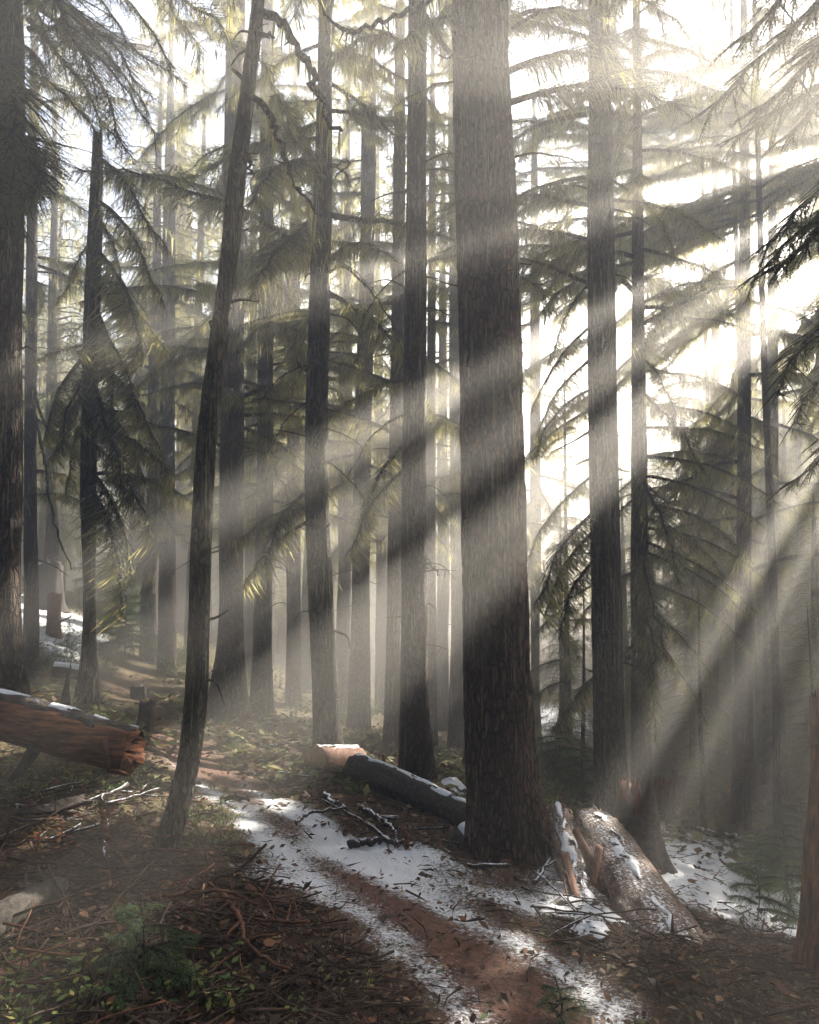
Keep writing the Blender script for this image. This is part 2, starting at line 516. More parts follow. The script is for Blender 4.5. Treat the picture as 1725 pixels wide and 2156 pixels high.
def ground():
    az = np.concatenate([np.linspace(-180, -62, 60, endpoint=False), np.linspace(-62, -36, 60, endpoint=False), np.linspace(-36, 36, 330, endpoint=False), np.linspace(36, 62, 60, endpoint=False), np.linspace(62, 180, 60)])
    r = np.exp(np.linspace(math.log(0.7), math.log(150), 400))
    a = np.radians(az)
    X = (r[:, None] * np.sin(a)[None, :])
    Y = (r[:, None] * np.cos(a)[None, :])
    X = np.clip(X, BOX[0] + 1, BOX[1] - 1); Y = np.clip(Y, BOX[2] + 1, BOX[3] - 1)
    nr, na = X.shape
    x, y = X.ravel(), Y.ravel()
    z = H(x, y)
    td = trail_dist(x, y)
    # wobbling trail width
    wob = (vnoise(np.stack([x * 2.2, y * 2.2, 0 * x], -1)) - 0.5) * 0.16 + (vnoise(np.stack([x * 9, y * 9, 0 * x], -1)) - 0.5) * 0.10
    tw = 1 - np.clip((td + wob - 0.30) / 0.10, 0, 1)
    snow = np.full(len(x), -0.02)
    for sx, sy, sr, k in snow_pts:
        snow += (1.3 if sy > 6 or sx > 1.5 else 1.0) * k * np.exp(-((x - sx) ** 2 + (y - sy) ** 2) / sr ** 2)
    rr = np.hypot(x, y)
    edge = np.exp(-((td + wob * .7 - 0.30) / 0.22) ** 2)
    near = np.clip((9.5 - rr) / 2.0, 0, 1)
    snow += near * (0.46 * edge + 0.12 * tw)
    snow = np.where((td < 0.9) & (rr > 8), np.minimum(snow, 0.25), snow)
    green = np.zeros(len(x))
    for sx, sy, sr in green_pts:
        green = np.maximum(green, np.exp(-((x - sx) ** 2 + (y - sy) ** 2) / sr ** 2))
    i = np.arange(nr - 1)[:, None] * na
    j = np.arange(na - 1)[None, :]
    q = np.stack([i + j, i + na + j, i + na + j + 1, i + j + 1], -1).reshape(-1, 4)
    V = np.stack([x, y, z], -1)
    isT = tw[q].mean(1) > 0.5
    for name, sel in (('ground', ~isT), ('trail', isT)):
        qq = q[sel]
        u, inv = np.unique(qq, return_inverse=True)
        mb = MB()
        vv = V[u]
        qn = inv.reshape(-1, 4)
        if name == 'ground':     # close the small hole under the camera
            ring = np.nonzero(u < na)[0]
            c = len(vv)
            vv = np.concatenate([vv, [[0, 0, h1(0, 0)]]])
            tri = [(ring[k], ring[k + 1], c) for k in range(len(ring) - 1)]
        else:
            tri = None
        mb.add(vv, qn[:, ::-1], tri)
        o = mb.build(name, M['ground'], smooth=True)
        o['kind'] = 'structure'
        me = o.data
        ext = 1 if name == 'ground' else 0
        for an, arr in (('trail', tw), ('snow', snow), ('green', green)):
            at = me.attributes.new(an, 'FLOAT', 'POINT')
            at.data.foreach_set('value', np.concatenate([arr[u], np.zeros(ext)]).astype(np.float32))
        if name == 'trail':
            o['label'] = 'narrow brown footpath edged with thin snow winding uphill through the wood'
        else:
            o['label'] = 'forest floor of needles, litter and patchy snow'
ground()

# ------------------------------------------------------------------ boughs
def sprays(mb, base, dirs, normals, length, width, rs, nn=4, mi=0):
    """flat jagged needle sprays: base (K,3), dirs (K,3), normals (K,3); each nn pairs of triangles along its length"""
    K = len(base)
    if K == 0: return
    side = np.cross(normals, dirs)
    side /= np.linalg.norm(side, axis=1)[:, None] + 1e-9
    L = np.broadcast_to(length, (K,))
    W = np.broadcast_to(width, (K,))
    V = []
    for k in range(nn):
        t0, t1 = k / nn, (k + 1.25) / nn
        w = W * (1.0 - 0.62 * (k / max(nn - 1, 1)))
        droop = -0.22 * (t1 ** 2) * L
        a = base + dirs * (t0 * L)[:, None]
        a = a + np.array([0, 0, 1])[None] * (-0.22 * t0 ** 2 * L)[:, None]
        tb = t0 * .68 + t1 * .32
        b = base + dirs * (tb * L)[:, None] + np.array([0, 0, 1])[None] * (-0.22 * tb ** 2 * L)[:, None]
        jl = rs.uniform(.7, 1.2, K); jr = rs.uniform(.7, 1.2, K)
        l = base + dirs * (t1 * L)[:, None] + side * (w * jl)[:, None] + np.array([0, 0, 1])[None] * (droop)[:, None]
        r = base + dirs * (t1 * L)[:, None] - side * (w * jr)[:, None] + np.array([0, 0, 1])[None] * (droop)[:, None]
        V.append(np.stack([a, b, l, a, r, b], 1))
    V = np.concatenate(V, 1)                       # K, nn*6, 3
    tot = K * nn * 2
    mb.add(V.reshape(-1, 3), None, np.arange(tot * 3).reshape(-1, 3), mi)

def bough(L, seed, droop=0.35, density=1.0, twig=0.5, detail=4, hang=0.5, needle=0.015):
    """returns wood, needles, lichen as MB; the bough runs along +X from the origin"""
    rs = np.random.default_rng(seed)
    wood, leaf, lich = MB(), MB(), MB()
    n = 14
    t = np.linspace(0, 1, n)
    wx = np.cumsum(rs.normal(0, .035, n)) * t * L
    ax = np.stack([t * L * (1 - .12 * droop * t), wx * .8, L * (0.05 * np.sin(t * 3.0) - droop * (.5 * t + .5 * t ** 2.2)) + np.cumsum(rs.normal(0, .012, n)) * L * t], -1)
    tube(wood, ax, np.interp(t, [0, 1], [0.012 + .010 * L, 0.004]), 5, 0)
    nt_ = int(52 * density * max(L, .8) ** .8)
    base, dirs, nors, lens = [], [], [], []
    for k in range(nt_):
        tt = 0.08 + 0.92 * (k + rs.uniform(0, 1)) / nt_
        sgn = 1 if k % 2 else -1
        p0 = np.array([np.interp(tt, t, ax[:, c]) for c in range(3)])
        tg = np.array([np.interp(min(tt + .05, 1), t, ax[:, c]) - np.interp(max(tt - .05, 0), t, ax[:, c]) for c in range(3)])
        tg /= np.linalg.norm(tg) + 1e-9
        prof = min(1, .35 + 1.9 * tt) * (1 - .70 * max(0, (tt - .35) / .65))
        l = twig * prof * rs.uniform(.35, 1.25)
        ang = sgn * math.radians(rs.uniform(30, 75) * (1 - .35 * tt))
        under = rs.uniform() < .40
        d = np.array([tg[0] * math.cos(ang) - tg[1] * math.sin(ang), tg[0] * math.sin(ang) + tg[1] * math.cos(ang), tg[2] * .75 - rs.uniform(-.25, .35) * hang])
        if under:
            d = tg * rs.uniform(-.2, 1.0) + np.array([rs.normal(0, .5), rs.normal(0, .5), -rs.uniform(.25, 1.0)])
            l = twig * rs.uniform(.25, .85) * (1 - .5 * tt)
        d /= np.linalg.norm(d)
        ns = max(4, int(l / 0.021))
        m = 5
        u = np.linspace(0, 1, m)
        tw = p0 + d * (u * l)[:, None] + np.array([0, 0, -1.0]) * (hang * l * u ** 2.2 * rs.uniform(.1, .75))[:, None] + rs.normal(0, .008, (1, 3)) * u[:, None]
        tube(wood, tw, np.linspace(.0045, .0015, m), 3, 0, cap=False)
        for s in range(ns):
            uu = 0.03 + .97 * (s + rs.uniform(0, .9)) / ns
            pp = np.array([np.interp(uu, u, tw[:, c]) for c in range(3)])
            td = tw[-1] - tw[-2] if uu > .6 else tw[2] - tw[0]
            td = td / (np.linalg.norm(td) + 1e-9)
            a2 = (1 if s % 2 else -1) * math.radians(rs.uniform(35, 80))
            c2, s2 = math.cos(a2), math.sin(a2)
            dd = np.array([td[0] * c2 - td[1] * s2, td[0] * s2 + td[1] * c2, td[2] * .6 - rs.uniform(-.4, .5) * max(hang, .3)])
            if s == ns - 1: dd = td
            dd /= np.linalg.norm(dd) + 1e-9
            base.append(pp); dirs.append(dd)
            nn = np.array([rs.normal(0, .5), rs.normal(0, .5), 1.0])
            nors.append(nn / np.linalg.norm(nn))
            lens.append((.035 + .095 * math.sin(math.pi * min(1, .25 + uu * .8)) * min(1, l / (.5 * twig))) * rs.uniform(.5, 1.2))
    base, dirs, nors, lens = map(np.array, (base, dirs, nors, lens))
    sprays(leaf, base, dirs, nors, lens, needle * rs.uniform(.8, 1.2, len(base)), rs, detail)
    # hanging beard lichen
    nl = int(26 * L * density)
    for k in range(nl):
        tt = rs.uniform(.05, 1)
        p0 = np.array([np.interp(tt, t, ax[:, c]) for c in range(3)])
        if rs.uniform() < .6:
            p0 = base[rs.integers(len(base))]
        for s in range(rs.integers(2, 6)):
            ll = rs.uniform(.06, .30) * rs.uniform(.5, 1.2)
            w = rs.uniform(.003, .008)
            o = p0 + np.array([rs.normal(0, .03), rs.normal(0, .03), 0])
            yaw = rs.uniform(0, math.pi)
            sv = np.array([math.cos(yaw), math.sin(yaw), 0]) * w
            j = np.array([rs.normal(0, .02), rs.normal(0, .02), 0])
            lich.add([o - sv * .6, o + sv * .6, o + sv + j - [0, 0, ll * .5], o - sv + j - [0, 0, ll * .5], o + j * 1.6 - [0, 0, ll]], [[0, 1, 2, 3]], [[3, 2, 4]])
    return wood, leaf, lich

BOUGHS = {}
def bough_set(kind, specs, leafmat):
    out = []
    for (L, seed, kw) in specs:
        w, l, c = bough(L, seed, **kw)
        out.append((L, w.mesh('branch', M['twig']), l.mesh('needles', M[leafmat]), c.mesh('hanging_lichen', M['lichen'])))
    BOUGHS[kind] = out
bough_set('long', [(2.2, 11, dict(droop=.30, density=1.7, twig=.44, hang=.22)), (2.4, 12, dict(droop=.18, density=1.6, twig=.46, hang=.15)), (2.0, 13, dict(droop=.48, density=1.7, twig=.42, hang=.30)), (2.6, 14, dict(droop=.24, density=1.6, twig=.50, hang=.2)), (2.1, 15, dict(droop=.38, density=1.5, twig=.42, hang=.35)), (2.3, 16, dict(droop=.10, density=1.7, twig=.46, hang=.18))], 'needle')
bough_set('short', [(1.1, 21, dict(droop=.38, density=1.7, twig=.32, hang=.3)), (1.3, 22, dict(droop=.50, density=1.7, twig=.33, hang=.35)), (0.9, 23, dict(droop=.28, density=1.8, twig=.28, hang=.25))], 'needle')
bough_set('dead', [(2.0, 71, dict(droop=.10, density=2.2, twig=.10, hang=.1)), (1.8, 72, dict(droop=.14, density=2.2, twig=.11, hang=.1))], 'needle')
bough_set('near', [(1.6, 61, dict(droop=.26, density=2.0, twig=.34, hang=.2, detail=6, needle=.013)), (1.9, 62, dict(droop=.18, density=1.9, twig=.36, hang=.15, detail=6, needle=.013)), (1.4, 63, dict(droop=.40, density=2.1, twig=.32, hang=.25, detail=6, needle=.013))], 'needle')
bough_set('thin', [(1.9, 31, dict(droop=.50, density=.45, twig=.40, hang=.6)), (1.5, 32, dict(droop=.65, density=.5, twig=.35, hang=.8)), (2.3, 33, dict(droop=.40, density=.4, twig=.45, hang=.6))], 'needle')
bough_set('slim', [(2.2, 51, dict(droop=.10, density=2.6, twig=.17, hang=.25)), (2.4, 52, dict(droop=.12, density=2.6, twig=.19, hang=.3)), (2.0, 53, dict(droop=.06, density=2.7, twig=.18, hang=.25))], 'needle')
bough_set('green', [(0.45, 41, dict(droop=.25, density=1.2, twig=.22, hang=.4, needle=.014)), (0.35, 42, dict(droop=.15, density=1.2, twig=.18, hang=.3, needle=.014)), (0.55, 43, dict(droop=.3, density=1.1, twig=.24, hang=.5, needle=.014))], 'needle_green')

def put_bough(parent, origin, kind, idx, az, tilt, scale, lichen=True, roll=0.0, world=False):
    """a branch part with its needles and lichen as sub-parts; origin in the parent's space"""
    L, w, l, c = BOUGHS[kind][idx % len(BOUGHS[kind])]
    b = link('branch', w, parent)
    b.location = origin
    b.rotation_euler = (Matrix.Rotation(az, 3, 'Z') @ Matrix.Rotation(-tilt, 3, 'Y') @ Matrix.Rotation(roll, 3, 'X')).to_euler()
    b.scale = (scale,) * 3
    nd = link('needles', l, b); nd['kind'] = 'stuff'
    if lichen:
        link('hanging_lichen', c, b)['kind'] = 'stuff'
    return b

def bough_to(parent, p0, p1, kind, idx=None, lichen=True, roll=None):
    """branch from p0 to p1 (both in the place)"""
    d = np.array(p1) - np.array(p0)
    idx = random.randrange(9) if idx is None else idx
    L = BOUGHS[kind][idx % len(BOUGHS[kind])][0]
    me = BOUGHS[kind][idx % len(BOUGHS[kind])][1]
    tip = np.array([v for v in (me.vertices[14 * 5 - 1].co)])     # end of the main stem
    ln = np.linalg.norm(d)
    s = ln / np.linalg.norm(tip)
    az = math.atan2(d[1], d[0]) - math.atan2(tip[1], tip[0])
    el = math.atan2(d[2], math.hypot(d[0], d[1])) - math.atan2(tip[2], math.hypot(tip[0], tip[1]))
    o = np.array(p0) - np.array(parent.location)
    return put_bough(parent, o, kind, idx, az, el, s, lichen, random.uniform(-.25, .25) if roll is None else roll)

# ------------------------------------------------------------------ trees
def trunk_mesh(path, rad, sides, rows, bark=0.06, freq=9.0, seed=0, flare=None, top='taper', name='trunk', matname='bark', roots=0):
    pr = smooth_path(np.concatenate([path, rad[:, None]], 1), rows)
    pt, rr = pr[:, :3], np.maximum(pr[:, 3], .004)
    th = np.linspace(0, 2 * math.pi, sides, endpoint=False)
    z = pt[:, 2] - pt[0, 2]
    r0 = rr.mean()
    A, Z = np.meshgrid(th, z)
    nrm = freq
    q = np.stack([np.cos(A) * nrm / 2, np.sin(A) * nrm / 2, Z * .9 / max(r0, .05) ** .8 + seed * 7.1], -1).reshape(-1, 3)
    n = vnoise(q)
    n2 = vnoise(q * 2.3 + 31)
    n2 = n2
    ridge = 1 - np.abs(2 * n - 1)
    ridge2 = 1 - np.abs(2 * n2 - 1)
    lump = fbm(np.stack([np.cos(A) * 1.1, np.sin(A) * 1.1, Z * .9 + seed], -1).reshape(-1, 3), 2)
    n3 = np.abs(2 * vnoise(q * np.array([1.0, 1.0, .45]) * 1.6 + 11) - 1)
    D = 1 + bark * ((ridge - .55) * .8 + (ridge2 - .55) * .6 + (n3 - .4) * .5) + .16 * (lump - .5)
    D = D.reshape(A.shape)
    if roots:
        low = np.exp(-Z / (roots * .55))
        rn = vnoise(np.stack([np.cos(A) * 1.6, np.sin(A) * 1.6, np.full(A.shape, seed * 3.3)], -1).reshape(-1, 3)).reshape(A.shape)
        D = D + low * (rn - .35) * .75
    mb = MB()
    if top == 'snag':
        cut = (vnoise(np.stack([np.cos(th) * 2.2, np.sin(th) * 2.2, np.full(sides, seed)], -1)) - .5) * rr[-1] * 5
    tube(mb, pt, rr, sides, 0, True, D)
    if top == 'snag':
        V = mb.v[0]
        w = np.clip((np.arange(rows) - (rows - 7)) / 6, 0, 1)
        for i in range(rows):
            V[i * sides:(i + 1) * sides, 2] += cut * w[i]
    return mb

TREES = {}
def tree(key, name, label, pts, d, height=None, sides=40, rows=120, bark=.06, freq=9, matname='bark', group=None, top='taper', roots=.25, cat='tree', dy=None):
    """pts: (px, py, width px) from the base upward, at distance d"""
    pw = []
    for k, (px, py, w) in enumerate(pts):
        dd = d + (dy[k] if dy else 0)
        p = P(px, py, dd)
        pw.append((*p, .5 * w / FPX * dd))
    pw = np.array(pw)
    b = pw[0].copy()
    gz = h1(b[0], b[1])
    # foot of the trunk: from below the ground
    foot = b.copy(); foot[2] = min(gz, b[2]) - .25; foot[3] *= 1.12
    rows_ = [foot]
    if b[2] > gz + .05:
        g = b.copy(); g[2] = gz; g[3] *= 1.05; rows_.append(g)
    elif b[2] < foot[2] + .05:
        b[2] = foot[2] + .25
        pw[0] = b
    full = np.array(rows_ + list(pw))
    if height is not None: height = min(height, TOP)
    if height is not None and height > full[-1, 2] + .5:
        a, c = full[-2], full[-1]
        up = (c[:3] - a[:3]) / max(c[2] - a[2], .1)
        up[:2] = np.clip(up[:2], -.12, .12)
        for f in (.35, .7, 1.0):
            dz = (height - c[2]) * f
            q = np.array([*(c[:3] + up * dz), c[3] * (1 - .8 * f)])
            q[:2] = c[:2] + up[:2] * dz * (1 - .4 * f)
            full = np.vstack([full, q])
    root = empty(name, (full[0, 0], full[0, 1], gz), label, cat, group)
    loc = np.array(root.location)
    mb = trunk_mesh(full[:, :3] - loc, full[:, 3], sides, rows, bark, freq, seed=hash(key) % 97 if False else sum(map(ord, key)) % 97, top=top, roots=roots)
    mb.build('trunk', M[matname], root, smooth=True)
    TREES[key] = (root, full)
    return root

def strands(key, n, z0, z1, seed, lmax=.35):
    """pale lichen hanging against the bark"""
    root, full = TREES[key]
    rs = np.random.default_rng(seed)
    loc = np.array(root.location)
    mb = MB()
    for k in range(n):
        z = rs.uniform(z0, z1)
        p = np.array([np.interp(z, full[:, 2], full[:, c]) for c in range(4)])
        a = rs.uniform(-math.pi * 1.1, .35)
        o = np.array([p[0], p[1], z]) - loc
        dr = np.array([math.cos(a), math.sin(a), 0])
        sv = np.array([-math.sin(a), math.cos(a), 0]) * rs.uniform(.002, .006) * min(1, p[3] / .15)
        ll = rs.uniform(.06, lmax)
        e = o + dr * (p[3] * 1.07 + .004); e2 = e + dr * rs.uniform(-.002, .012) + sv * rs.normal(0, .8)
        mb.add([e - sv * .5, e + sv * .5, e2 + sv - [0, 0, ll * .5], e2 - sv - [0, 0, ll * .5], e2 - [0, 0, ll]], [[0, 1, 2, 3]], [[3, 2, 4]])
    mb.build('bark_lichen', M['lichen_bark'], root)['kind'] = 'stuff'

def stubs(key, n, z0, z1, seed, lmax=.45):
    """bare broken branch stubs of a trunk, each a part"""
    root, full = TREES[key]
    rs = np.random.default_rng(seed)
    loc = np.array(root.location)
    for k in range(n):
        z = rs.uniform(z0, z1)
        p = np.array([np.interp(z, full[:, 2], full[:, c]) for c in range(4)])
        a = rs.choice([rs.uniform(-.6, .5), rs.uniform(2.6, 3.7), rs.uniform(0, 6.28)])
        d = np.array([math.cos(a), math.sin(a), rs.uniform(-.5, .25)])
        l = rs.uniform(.08, lmax)
        o = np.array([p[0], p[1], z]) - loc + d * p[3] * .8
        pts = [o, o + d * l * .5 + rs.normal(0, .02, 3), o + d * l + np.array([0, 0, -.15 * l]) + rs.normal(0, .04, 3)]
        mb = MB()
        path = smooth_path(pts, 8)
        tube(mb, path, np.linspace(.014, .004, 8) * rs.uniform(.6, 1.2), 5)
        if l > .25:
            q = path[5]; tube(mb, [q, q + np.array([rs.normal(0, .08), rs.normal(0, .08), -.1])], [.004, .001], 4)
        mb.build('branch_stub', M['twig'], root)

def trunk_at(key, z):
    full = TREES[key][1]
    return np.array([np.interp(z, full[:, 2], full[:, c]) for c in range(4)])

def dress(key, z0, z1, n, kind='long', s0=.8, s1=1.1, tilt=(-22, 22), az=None, lichen=True, taper=True):
    root, full = TREES[key]
    loc = np.array(root.location)
    z1 = min(z1, TOP - .6)
    for k in range(n):
        f = (k + random.random()) / n
        z = z0 + (z1 - z0) * f
        p = trunk_at(key, z)
        a = random.uniform(0, 2 * math.pi) if az is None else math.radians(random.uniform(*az))
        s = random.uniform(s0, s1) * ((1 - .65 * f) if taper else 1)
        o = np.array([p[0], p[1], z]) - loc + np.array([math.cos(a), math.sin(a), 0]) * p[3] * .5
        put_bough(root, o, kind, random.randrange(9), a, math.radians(random.uniform(*tilt)), s, lichen, random.uniform(-.55, .55))

# ------------------------------------------------------------------ the lane towards the sun
SA = Vector((math.cos(SUN_AZ), -math.sin(SUN_AZ), 0))
SB = SA.cross(SUN)
if SB.z < 0: SB = -SB
def sunp(t, a, b):
    """point t metres towards the sun from the viewpoint, a across and b up (square to the sunlight)"""
    return np.array(Vector((0, 0, CAM_H)) + SUN * t + SA * a + SB * b)
def in_corridor(x, y, lo=-8.5, hi=5.0):
    t = x * math.sin(SUN_AZ) + y * math.cos(SUN_AZ)
    off = x * math.cos(SUN_AZ) - y * math.sin(SUN_AZ)
    return t > 3 and lo < off < hi
UPSUN = []

# ------------------------------------------------------------------ the standing trees, from the photograph
tree('edge', 'conifer', 'thick dark conifer trunk cut by the picture edge behind the red broken log', [(0, 1480, 122), (2, 1380, 88), (2, 1000, 82), (6, 400, 84), (8, -60, 80)], 7.0, 15, 56, 150, .05, 10)
tree('snag_tree', 'slim_conifer', 'slim mossy trunk with a snapped-off top and heavy drooping boughs', [(183, 1500, 58), (187, 1400, 36), (186, 1000, 34), (196, 600, 32), (203, 400, 26), (206, 285, 20)], 9.0, None, 40, 130, .06, 8, 'bark_moss', top='snag')
tree('leaner', 'leaning_tree', 'dark thin leaning tree with a curved foot and bare crooked limbs beside the trail', [(338, 1822, 58), (366, 1730, 48), (396, 1610, 45), (410, 1500, 46), (419, 1300, 43), (425, 1100, 42), (438, 900, 41), (458, 740, 40), (478, 600, 40), (496, 400, 38), (520, 200, 33), (542, 20, 28), (552, -120, 24)], 5.0, 7.2, 48, 220, .07, 7, 'bark_moss', roots=.06)
tree('behind_leaner', 'conifer', 'broad pale trunk with a sunlit edge standing behind the thin leaning tree', [(478, 1508, 92), (484, 1400, 62), (487, 1100, 52), (490, 700, 46), (493, 300, 42), (498, -60, 38)], 12.0, 18, 40, 120, .06, 9)
tree('second_pair', 'conifer', 'mid-size trunk with a wide foot just right of the pale broad trunk', [(550, 1525, 60), (552, 1400, 42), (557, 1100, 36), (560, 640, 31), (563, 200, 28), (565, -60, 26)], 14.0, 19, 32, 100, .06, 8)
tree('swept', 'conifer', 'bare grey trunk rising behind the sawn log end', [(692, 1625, 72), (688, 1500, 58), (676, 1250, 53), (666, 1000, 50), (672, 700, 45), (680, 400, 38), (685, 60, 31), (687, -80, 29)], 9.5, 16, 40, 150, .06, 8, 'bark_moss')
tree('hazy_mid', 'conifer', 'hazy trunk crossed by slanting sunbeams between two nearer trunks', [(755, 1550, 58), (758, 1400, 44), (763, 1000, 38), (772, 600, 32), (778, 100, 27)], 15.0, 20, 32, 90, .06, 8)
tree('twin_red', 'conifer', 'reddish hazy trunk close beside the dark straight one', [(824, 1605, 42), (828, 1400, 33), (832, 1100, 30), (838, 700, 28), (842, 200, 24)], 12.0, 18, 32, 100, .06, 8)
tree('straight', 'conifer', 'straight dark trunk with a flared foot behind the snow-topped log', [(880, 1660, 84), (875, 1560, 66), (872, 1300, 54), (873, 1000, 51), (876, 600, 46), (878, 200, 41), (879, -80, 39)], 9.0, 16, 44, 150, .06, 9)
tree('thin_mid', 'slim_conifer', 'very thin pole-like trunk right of the straight dark one', [(911, 1610, 28), (908, 1300, 22), (908, 900, 19), (910, 500, 16)], 14.0, 15, 20, 70, .06, 7)
tree('pale_mid', 'conifer', 'pale washed-out trunk half hidden by the giant trunk', [(962, 1600, 46), (965, 1400, 34), (962, 1000, 30), (960, 600, 28), (958, 100, 24)], 17.0, 21, 28, 80, .06, 8)
tree('giant', 'old_conifer', 'giant rough-barked trunk crossed by bands of sunlight, the thickest of all', [(1074, 1845, 204), (1066, 1740, 170), (1056, 1600, 150), (1048, 1450, 140), (1042, 1200, 134), (1036, 900, 130), (1029, 600, 126), (1018, 300, 122), (1012, 60, 120), (1008, -100, 118)], 6.5, 16, 140, 460, .10, 17, 'bark_big', roots=.35)
tree('right_mid', 'conifer', 'tall dark trunk behind the split log, a beam of light crossing its middle', [(1292, 1750, 86), (1286, 1620, 70), (1279, 1300, 64), (1272, 1000, 62), (1268, 700, 58), (1265, 450, 54), (1262, 100, 46), (1261, -80, 44)], 8.5, 16, 48, 160, .06, 10, 'bark_moss')
tree('branchy', 'conifer', 'bushy conifer hung with dark layered boughs right of the tall dark trunk', [(1352, 1720, 50), (1350, 1500, 40), (1348, 1200, 36), (1345, 800, 30), (1343, 400, 22)], 10.5, 13, 28, 90, .06, 7)
tree('shade_a', 'conifer', 'dark straight trunk in deep shade at the far snow slope', [(1560, 1790, 46), (1562, 1600, 36), (1566, 1200, 30), (1568, 700, 26)], 13.0, 17, 24, 70, .06, 7)
tree('shade_b', 'conifer', 'second dark trunk in the deep shade, thinner, beyond the first', [(1622, 1760, 40), (1622, 1500, 30), (1626, 1000, 26)], 16.0, 18, 24, 70, .06, 7)
tree('shade_c', 'conifer', 'dim trunk in the shade beside the rotten snag', [(1500, 1730, 30), (1502, 1500, 24), (1506, 900, 20)], 18.0, 19, 20, 60, .06, 7)
tree('small_lit', 'slim_conifer', 'short thin conifer with yellow sunlit boughs right of the giant trunk', [(1199, 1645, 22), (1197, 1500, 17), (1194, 1360, 13), (1192, 1150, 8)], 15.0, 6.2, 16, 50, .06, 6)
tree('left_hazy', 'conifer', 'hazy purple-brown trunk right behind the thick edge trunk', [(66, 1330, 30), (64, 1100, 26), (66, 700, 23), (70, 300, 20)], 13.0, 18, 28, 80, .06, 7)
tree('far_lit', 'conifer', 'far leaning trunk with a bright sunlit flank beyond the footpath', [(303, 1335, 46), (309, 1240, 40), (322, 1120, 36), (338, 980, 33), (360, 700, 28), (385, 300, 24)], 22.0, 22, 28, 80, .06, 7)
tree('far_lit2', 'conifer', 'far hazy trunk beside the bright-flanked leaning one', [(283, 1330, 44), (290, 1150, 40), (300, 900, 36), (312, 500, 30)], 25.0, 22, 24, 60, .06, 7)
tree('far_lit3', 'conifer', 'faint trunk lost in mist between the slim snag and the leaning tree', [(385, 1360, 40), (388, 1100, 36), (392, 700, 32)], 27.0, 22, 24, 60, .06, 7)
tree('right_outside', 'conifer', 'conifer just outside the picture whose dark boughs reach in from the side', [(2170, 2000, 80), (2160, 1000, 66), (2150, 300, 50)], 4.3, 7.5, 28, 80, .06, 7)

tree('mid_fill_a', 'conifer', 'hazy bushy conifer filling the gap between the slim snapped trunk and the leaning tree', [(352, 1370, 40), (352, 1000, 32), (356, 500, 26)], 18.0, 15.4, 24, 60, .06, 7)
tree('mid_fill_b', 'conifer', 'hazy bushy conifer in the gap right of the second broad trunk', [(618, 1450, 34), (618, 1000, 28), (620, 500, 22)], 19.0, 15.4, 24, 60, .06, 7)
tree('mid_fill_c', 'conifer', 'hazy bushy conifer in the gap just right of the giant trunk', [(1128, 1560, 30), (1128, 1100, 24), (1126, 500, 18)], 19.0, 15.4, 24, 60, .06, 7)
tree('mid_fill_d', 'conifer', 'hazy bushy conifer between the bare grey trunk and the reddish one', [(722, 1500, 30), (724, 1000, 25), (726, 500, 20)], 20.0, 15.4, 24, 60, .06, 7)
random.seed(11)
def bpx(key, a, b, d0, d1, kind='short', lichen=True, idx=None):
    root, full = TREES[key]
    bough_to(root, P(*a, d0), P(*b, d1), kind, idx, lichen)

# slim snag: heavy hanging boughs
for a, b, d1, k in [((200, 330), (330, 520), 8.6, 'short'), ((200, 420), (345, 640), 8.8, 'short'), ((198, 520), (300, 760), 8.7, 'short'), ((196, 600), (350, 740), 9.3, 'short'),
                    ((195, 680), (300, 880), 8.8, 'short'), ((194, 760), (350, 960), 8.9, 'short'), ((193, 830), (300, 1010), 9.2, 'short'), ((192, 900), (355, 1000), 8.6, 'short'),
                    ((192, 930), (310, 1130), 8.8, 'short'), ((190, 990), (275, 1210), 9.0, 'short'), ((190, 1030), (270, 1285), 8.8, 'short'), ((192, 560), (270, 700), 9.4, 'short'),
                    ((190, 740), (92, 930), 8.8, 'short'), ((190, 820), (95, 980), 9.1, 'short'), ((188, 780), (120, 960), 8.6, 'short'), ((196, 500), (120, 640), 9.2, 'short'), ((192, 860), (140, 1030), 9.0, 'short'),
                    ((193, 640), (240, 900), 9.0, 'short'), ((192, 800), (245, 1050), 8.7, 'short'), ((200, 450), (255, 640), 9.2, 'short')]:
    bpx('snag_tree', a, b, 9.0, d1, k)
# the edge trunk: dark boughs across the upper corner
for k in range(24):
    y0 = random.uniform(-160, 330)
    f = max(0.25, 1 - max(0, y0) / 420)
    s_ = random.choice([-1, 1, 1, 1])
    bpx('edge', (10 + 25 * s_, y0), (10 + s_ * random.uniform(60, 190) * f, y0 + random.uniform(60, 190)), 7.0, random.uniform(5.6, 8.0), "short", False)
for a, b, d1, k in [((40, -80), (270, 90), 6.4, 'long'), ((40, -160), (350, 130), 6.9, 'long'), ((60, 0), (330, 320), 7.8, 'long'), ((50, -60), (310, 240), 7.4, 'long'), ((60, 150), (215, 330), 8.0, 'short'), ((60, 40), (250, 300), 8.2, 'short'), ((60, 60), (380, 190), 8.6, 'long'), ((150, 20), (330, 200), 8.2, 'short'), ((140, 60), (290, 330), 8.0, 'short')]:
    bpx('edge', a, b, 7.0, d1, k, False)
